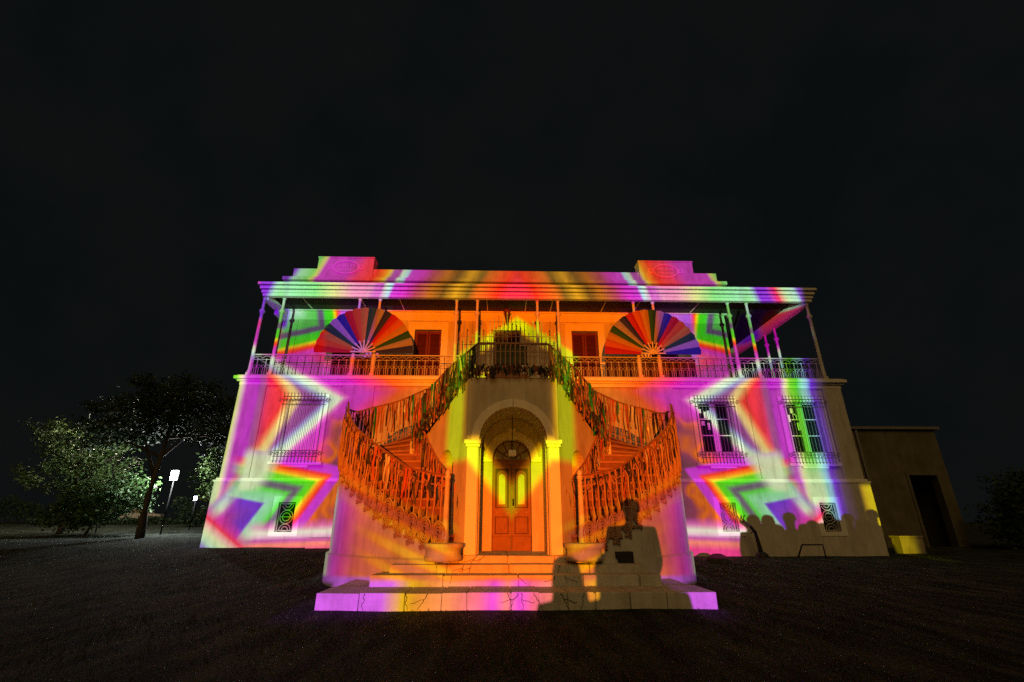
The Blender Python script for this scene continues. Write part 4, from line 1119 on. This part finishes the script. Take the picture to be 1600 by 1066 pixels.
# ------------------------------------------------------------------ trees
LEAFM = [mat('leaf_olive', (.075, .125, .03), .6, .45, 1, 0), mat('leaf_green', (.05, .11, .025), .6, .45, 1, 0), mat('leaf_dark', (.03, .055, .02), .6, .3, 2, 0)]
BARK = mat('bark', (.075, .06, .045), .9, .3, 6, .7, 18)
def tree(name, label, base, h, lean, crown, nleaf, lm, seed, trunk_r=.22, leaf=.26, group='trees in the park on the left'):
    rnd = random.Random(seed)
    g = thing(name, label, 'tree', base, group)
    b = MB(); pts = []
    for k in range(7):
        f = k / 6; pts.append((lean[0] * f * f * h + .12 * math.sin(f * 5 + seed), lean[1] * f * h, h * f - .1))
    b.tube(pts, [trunk_r * (1 - .72 * k / 6) for k in range(7)], 8)
    limbs = []
    for (cx, cy, cz, rx, ry, rz) in crown:
        f = rnd.uniform(.45, .9); i = int(f * 6); a = Vector(pts[i])
        e = Vector((cx, cy, cz)); mid = a.lerp(e, .5) + Vector((rnd.uniform(-.4, .4), rnd.uniform(-.4, .4), rnd.uniform(-.1, .4)))
        b.tube([a, mid, e], [trunk_r * .42, trunk_r * .26, trunk_r * .08], 6)
        for q in range(4):
            t_ = e + Vector((rnd.uniform(-1, 1) * rx, rnd.uniform(-1, 1) * ry, rnd.uniform(-.8, .9) * rz)) * .75
            b.tube([mid.lerp(e, .6), (mid.lerp(e, .6) + t_) / 2 + Vector((0, 0, rnd.uniform(-.2, .3))), t_], [trunk_r * .14, trunk_r * .09, .012], 5)
    b.build('trunk', BARK, g)
    vs = []; fs = []
    tot = sum(c[3] * c[4] * c[5] for c in crown)
    for c in crown:
        n = int(nleaf * c[3] * c[4] * c[5] / tot)
        cl = [(rnd.uniform(-1, 1), rnd.uniform(-1, 1), rnd.uniform(-1, 1)) for _ in range(max(8, n // 55))]
        for _ in range(n):
            q = rnd.choice(cl); d = Vector(q)
            if d.length > 1: d = d / d.length * rnd.uniform(.75, 1)
            p = Vector((c[0] + d.x * c[3], c[1] + d.y * c[4], c[2] + d.z * c[5])) + Vector((rnd.gauss(0, .3), rnd.gauss(0, .3), rnd.gauss(0, .22)))
            u = Vector((rnd.gauss(0, 1), rnd.gauss(0, 1), rnd.gauss(0, .7))).normalized(); v = u.cross(Vector((rnd.gauss(0, 1), rnd.gauss(0, 1), rnd.gauss(0, 1)))).normalized()
            s = leaf * rnd.uniform(.6, 1.3); o = len(vs)
            vs += [p - u * s * .5, p + v * s * .22, p + u * s * .5, p - v * s * .22]; fs.append((o, o + 1, o + 2, o + 3))
    me = bpy.data.meshes.new('crown'); me.from_pydata([tuple(v) for v in vs], [], fs); me.materials.append(LEAFM[lm])
    o = bpy.data.objects.new('crown', me); COL.objects.link(o); o.parent = g
    return g
tree('park_tree', 'large dark tree with a leaning trunk left of the house', (-22.0, 31.0, .3), 7.4, (.0, .0), [(-2.2, 0, 7.4, 3.2, 2.6, 1.5), (2.6, .5, 7.2, 3.2, 2.4, 1.7), (.4, -.5, 8.6, 3.4, 2.6, 1.3), (-4.2, .3, 6.2, 2.0, 1.8, 1.0), (4.2, .2, 5.6, 1.8, 1.6, 1.1)], 16000, 2, 3, .26)
tree('park_tree', 'bushy lamp lit tree at the far left beyond the leaning trunk', (-31.0, 36.0, .3), 5.0, (-.04, 0), [(-1.4, 0, 4.6, 2.6, 2, 1.6), (1.6, 0, 3.6, 2.2, 2, 1.5), (.0, -.4, 6.6, 2.6, 2, 1.2), (2.6, -.4, 5.6, 1.6, 1.4, 1.1), (-3.2, 0, 7.4, 1.6, 1.4, .6)], 8000, 0, 5, .2)
tree('park_tree', 'small lamp lit tree with pale twigs against the left wall of the house', (-21.6, 37.0, .3), 5.0, (.05, 0), [(.6, 0, 5.2, 1.8, 1.6, 1.5), (-.5, 0, 3.6, 1.5, 1.4, 1.1), (1.5, .2, 3.2, 1.3, 1.3, 1.2)], 3200, 0, 8, .16)
tree('park_tree', 'low rounded lamp lit bush under the leaning tree', (-27.2, 33.5, .3), 1.6, (.0, 0), [(0, 0, 2.0, 1.9, 1.5, 1.3), (1.8, .3, 2.6, 1.5, 1.3, 1.3), (-1.6, 0, 1.3, 1.4, 1.2, .9)], 5000, 1, 11, .1)
tree('park_tree', 'dark bushy tree right of the dim outbuilding', (25.6, 24.0, 0), 2.6, (.05, 0), [(-.6, 0, 1.7, 1.1, 1.2, 1.5), (1.4, .3, 1.6, 1.6, 1.3, 1.4), (.5, 0, 2.9, 1.2, 1.2, .7), (3.2, .2, 2.0, 1.6, 1.2, 1.6)], 8000, 2, 13, .16, .24, 'trees beside the right of the house')

def hedge(label, x0, x1, y, h, n, seed):
    rnd = random.Random(seed); g = thing('hedge', label, 'hedge', ((x0 + x1) / 2, y, gz((x0 + x1) / 2, y)), 'dark hedges at the edge of the park'); vs = []; fs = []
    w = (x1 - x0) / 2
    for _ in range(n):
        x = rnd.uniform(-w, w); hh = h * (.8 + .2 * math.sin(x * .9 + seed) + .12 * math.sin(x * 2.3)); p = Vector((x, rnd.uniform(-.7, .7), hh * rnd.random() ** .6))
        u = Vector((rnd.gauss(0, 1), rnd.gauss(0, 1), rnd.gauss(0, 1))).normalized(); v = u.cross(Vector((rnd.gauss(0, 1), rnd.gauss(0, 1), rnd.gauss(0, 1)))).normalized(); s = rnd.uniform(.18, .34); o = len(vs)
        vs += [p - u * s * .5, p + v * s * .25, p + u * s * .5, p - v * s * .25]; fs.append((o, o + 1, o + 2, o + 3))
    me = bpy.data.meshes.new('foliage'); me.from_pydata([tuple(v) for v in vs], [], fs); me.materials.append(LEAFM[2]); o = bpy.data.objects.new('foliage', me); COL.objects.link(o); o.parent = g
hedge('long dark hedge behind the lamp lit trees on the far left', -78, -44, 56, 2.6, 9000, 2)
hedge('low dark hedge in front of the parked car', -46, -30, 50, .7, 3500, 5)
hedge('dark hedge behind the small tree by the left wall of the house', -30, -14, 46, 2.4, 5000, 9)

# ------------------------------------------------------------------ park lamps, car
def lamp(name, label, x, y, z, power, size, colr, head):
    z = z + .3 - gz(x, y)
    g = thing(name, label, 'street lamp', (x, y, gz(x, y)), 'park lamps on the left')
    b = MB(); b.tube([(0, 0.06, -.2), (0, .06, z - .3)], [.05, .03], 7); b.build('pole', DARK, g)
    em = mat('lamp_glow_%s' % name + str(x), (.9, .9, .9), .4, 0, 1, 0, emit=colr, estr=head)
    b = MB(); b.box(-size, size, -.05, -.02, z - .3 - size * 1.3, z - .3 + size * 1.3); b.build('lens', em, g)
    b = MB(); b.box(-size * 1.15, size * 1.15, -.019, .06, z - .3 - size * 1.5, z - .3 + size * 1.5); b.build('housing', BLACK, g)
    if power:
        l = bpy.data.lights.new('park_lamp', 'POINT'); l.energy = power; l.color = colr; l.shadow_soft_size = .2
        o = bpy.data.objects.new('park_lamp_light', l); COL.objects.link(o); o.parent = g; o.location = (0, -.35, z - .3)
lamp('flood_lamp', 'bright white rectangular floodlight on a post behind the leaning tree', -23.5, 35.0, 4.35, 1600, .24, (.9, .95, 1.0), 14)
lamp('street_lamp', 'high warm street lamp glowing over the tree tops', -34.8, 44.0, 11.9, 1800, .16, (1.0, .90, .72), 14)
lamp('street_lamp', 'small warm lamp half hidden in the far left foliage', -30.5, 38.3, 8.0, 1500, .07, (1.0, .88, .65), 10)
lamp('street_lamp', 'small bluish lamp low behind the small tree by the house', -25.3, 41.0, 3.05, 120, .12, (.75, .85, 1.0), 9)

def car():
    g = thing('parked_car', 'pale parked saloon car under the floodlight in the park', 'car', (-42.6, 60.0, gz(-42.6, 60)), None, .25)
    P = mat('car_paint', (.62, .58, .52), .35, .05, 3, 0, spec=.5)
    b = MB(); prof_ = [(-2.1, .3), (2.1, .3), (2.15, .62), (1.9, .86), (.95, .92), (-1.25, .95), (-2.1, .88), (-2.15, .6)]
    b.prism(prof_, lambda u, v, k: (u, -.82 + 1.64 * k, v), 1); b.build('body', P, g, .06)
    b = MB(); b.prism([(-1.1, .93), (.85, .91), (.35, 1.36), (-.75, 1.38)], lambda u, v, k: (u, (-.74 + 1.48 * k) * (1 if v < 1 else .86), v), 1); b.build('cabin_glass', GLASS, g)
    b = MB(); b.box(-.78, .38, -.66, .66, 1.37, 1.43)
    for y in (-.68, .68):
        b.bar((.88, y * 1.08, .92), (.36, y, 1.39), .07); b.bar((-1.13, y * 1.08, .94), (-.76, y, 1.39), .08); b.bar((-.15, y * 1.08, .93), (-.18, y, 1.39), .06)
    b.build('roof', P, g, .02)
    for x in (-1.3, 1.3):
        for y in (-.8, .8):
            w = MB(); w.tube([(x, y - .1, .31), (x, y + .1, .31)], .31, 16); t_ = w.build('wheel', BLACK, g)
            w = MB(); w.tube([(x, y * 1.0 - .115, .31), (x, y + .115, .31)], .17, 12); w.build('rim', IRONP, t_)
    for y in (-.6, .6):
        b = MB(); b.box(2.1, 2.17, y - .14, y + .14, .62, .74); b.build('headlight', GLASSL, g)
car()

# ------------------------------------------------------------------ spectators between projector and house (beside and behind the camera)
CLOTH = [mat('cloth_navy', (.03, .04, .08), .9, .2, 6, .2), mat('cloth_grey', (.12, .12, .12), .9, .2, 6, .2), mat('cloth_maroon', (.12, .03, .03), .9, .2, 6, .2)]
HAIR = mat('dark_hair', (.02, .015, .01), .6, .3, 20, .3)
def person(x, y, label, hgt=1.7, hair='short', seated=False, ci=0, rz=0, arms=0, wide=1.12):
    k = hgt / 1.7
    g = thing('person', label, 'person', (x, y, gz(x, y)), 'spectators watching the show', rz)
    if seated: V = {'p': (0, 0, .50, .15), 'b': (0, -.02, .72, .14), 'c': (0, -.02, .95, .15), 'n': (0, 0, 1.10, .06), 'h0': (0, .01, 1.18, .075), 'h1': (0, .02, 1.27, .095), 'h2': (0, .01, 1.33, .07)}
    else: V = {'p': (0, 0, .95, .15), 'b': (0, 0, 1.12, .135), 'c': (0, -.01, 1.35, .15), 'n': (0, 0, 1.47, .06), 'h0': (0, .01, 1.54, .075), 'h1': (0, .02, 1.62, .095), 'h2': (0, .01, 1.68, .07)}
    E_ = [('p', 'b'), ('b', 'c'), ('c', 'n'), ('n', 'h0'), ('h0', 'h1'), ('h1', 'h2')]
    cz = V['c'][2]
    V['n'] = V['n'][:3] + (.075,); V['b'] = V['b'][:3] + (.18,); V['c'] = V['c'][:3] + (.17,); V['p'] = V['p'][:3] + (.19,)
    for s, t in ((-1, 'l'), (1, 'r')):
        V['s' + t] = (s * .18, 0, cz + .06, .09); V['e' + t] = (s * (.205), .03 + .1 * arms, cz - .22, .075); V['w' + t] = (s * (.13 - .1 * arms), .10 + .18 * arms, cz - .46 + .25 * arms, .036); V['f' + t] = (s * (.10 - .1 * arms), .13 + .24 * arms, cz - .56 + .28 * arms, .032)
        E_ += [('c', 's' + t), ('s' + t, 'e' + t), ('e' + t, 'w' + t), ('w' + t, 'f' + t)]
        if seated: V['k' + t] = (s * .12, .45, .50, .075); V['a' + t] = (s * .13, .45, .08, .05); V['t' + t] = (s * .14, .62, .045, .045)
        else: V['k' + t] = (s * .11, .01, .5, .07); V['a' + t] = (s * .11, -.01, .08, .05); V['t' + t] = (s * .13, .16, .045, .045)
        V['q' + t] = (s * .1, .02, V['p'][2] - .06, .11)
        E_ += [('p', 'q' + t), ('q' + t, 'k' + t), ('k' + t, 'a' + t), ('a' + t, 't' + t)]
    names = list(V); me = bpy.data.meshes.new('body')
    me.from_pydata([(V[n][0] * k * wide, V[n][1] * k, V[n][2] * k) for n in names], [(names.index(a), names.index(c)) for a, c in E_], [])
    o = bpy.data.objects.new('body', me); COL.objects.link(o); o.parent = g
    sk = o.modifiers.new('skin', 'SKIN')
    for i, n in enumerate(names):
        d = me.skin_vertices[0].data[i]; d.radius = (V[n][3] * k * (wide if n in 'pbc' else 1), V[n][3] * k * (.8 if n in 'pbc' else 1)); d.use_root = n == 'p'
    ss = o.modifiers.new('sub', 'SUBSURF'); ss.levels = 2; ss.render_levels = 2
    me.materials.append(CLOTH[ci])
    b = MB(); hz = V['h1'][2] * k
    if hair == 'short': b.lathe([(.07, hz - .02), (.108, hz), (.112, hz + .05), (.09, hz + .10), (.04, hz + .125), (0, hz + .13)], 0, -.01, 12)
    else: b.lathe([(.17, hz - .48), (.16, hz - .3), (.135, hz - .12), (.122, hz + .02), (.10, hz + .09), (.05, hz + .125), (0, hz + .13)], 0, -.015, 12)
    b.build('hair', HAIR, g)
    if seated:
        t = thing('folding_stool', 'low folding stool under the seated ' + ('navy', 'grey', 'maroon')[ci] + ' dressed spectator', 'stool', (x, y, gz(x, y)), 'stools of the spectators', rz)
        b = MB(); b.box(-.19, .19, -.17, .17, .34 * k, .37 * k); b.build('seat', CLOTH[1], t, .01)
        for sx in (-1, 1):
            b = MB(); b.bar((sx * .17, -.16, 0), (sx * .17, .15, .34 * k), .025); b.build('leg', BLACK, t)
            b = MB(); b.bar((sx * .14, .16, 0), (sx * .14, -.15, .34 * k), .025); b.build('leg', BLACK, t)
def at(tx, ty, tz, s):      # a point a fraction s of the way from the projector to the lit target point
    q = PR.lerp(Vector((tx, ty, tz)), s); return q
def cast(tx, ty, tz, s, label, **kw):
    q = at(tx, ty, tz, s); person(q.x, q.y, label, hgt=q.z - gz(q.x, q.y) - .03 if not kw.get('seated') else (q.z - .03) / 1.35 * 1.7, **kw)
cast(9.95, 19.9, 1.50, 0.430, 'person with long loose hair standing behind the camera on the right', hair='long', ci=0)
cast(10.55, 19.9, 1.50, 0.440, 'person with long loose hair close beside another long haired spectator', hair='long', ci=2)
cast(11.45, 19.9, 1.60, 0.410, 'tall short haired person in grey among the spectators', ci=1)
cast(12.35, 19.9, 1.28, 0.420, 'shorter person in maroon among the spectators', ci=2)
cast(13.1, 19.9, 1.55, 0.430, 'short haired person in navy right of the group', ci=0)
cast(13.85, 19.9, 1.55, 0.425, 'person in grey at the right edge of the group', ci=1)
cast(14.9, 19.9, 1.72, 0.430, 'person in maroon standing farthest to the right', ci=2)
cast(13.45, 19.9, 1.30, .40, 'shorter person in navy half hidden in the right of the group', ci=0)
cast(14.4, 19.9, 1.34, .39, 'person with long hair in maroon near the right end of the group', hair='long', ci=2)
cast(2.42, 10.3, 1.68, .54, 'broad person in navy standing just behind the camera', ci=0, wide=1.25)
cast(2.30, 9.3, .85, .47, 'broad person seated on a stool at the right of the pair', seated=True, ci=0, wide=1.2)
cast(10.9, 19.9, 1.12, .40, 'shorter broad person in grey between the long haired pair and the tall one', ci=1, wide=1.4)
cast(12.0, 19.9, 1.15, .39, 'short broad person in navy behind the tall grey one', ci=0, wide=1.4)
cast(12.75, 19.9, 1.18, .40, 'short broad person in maroon in the middle of the right group', ci=2, wide=1.5)
cast(15.3, 19.9, 1.1, .40, 'short broad person in grey at the outer right end of the group', ci=1, wide=1.5)
cast(.93, 9.2, .66, .47, 'person seated on a stool behind the camera, left of the pair', seated=True, ci=1, hair='long')
cast(1.72, 9.3, .70, .46, 'person seated on a stool behind the camera, right of the pair', seated=True, ci=2, hair='long')
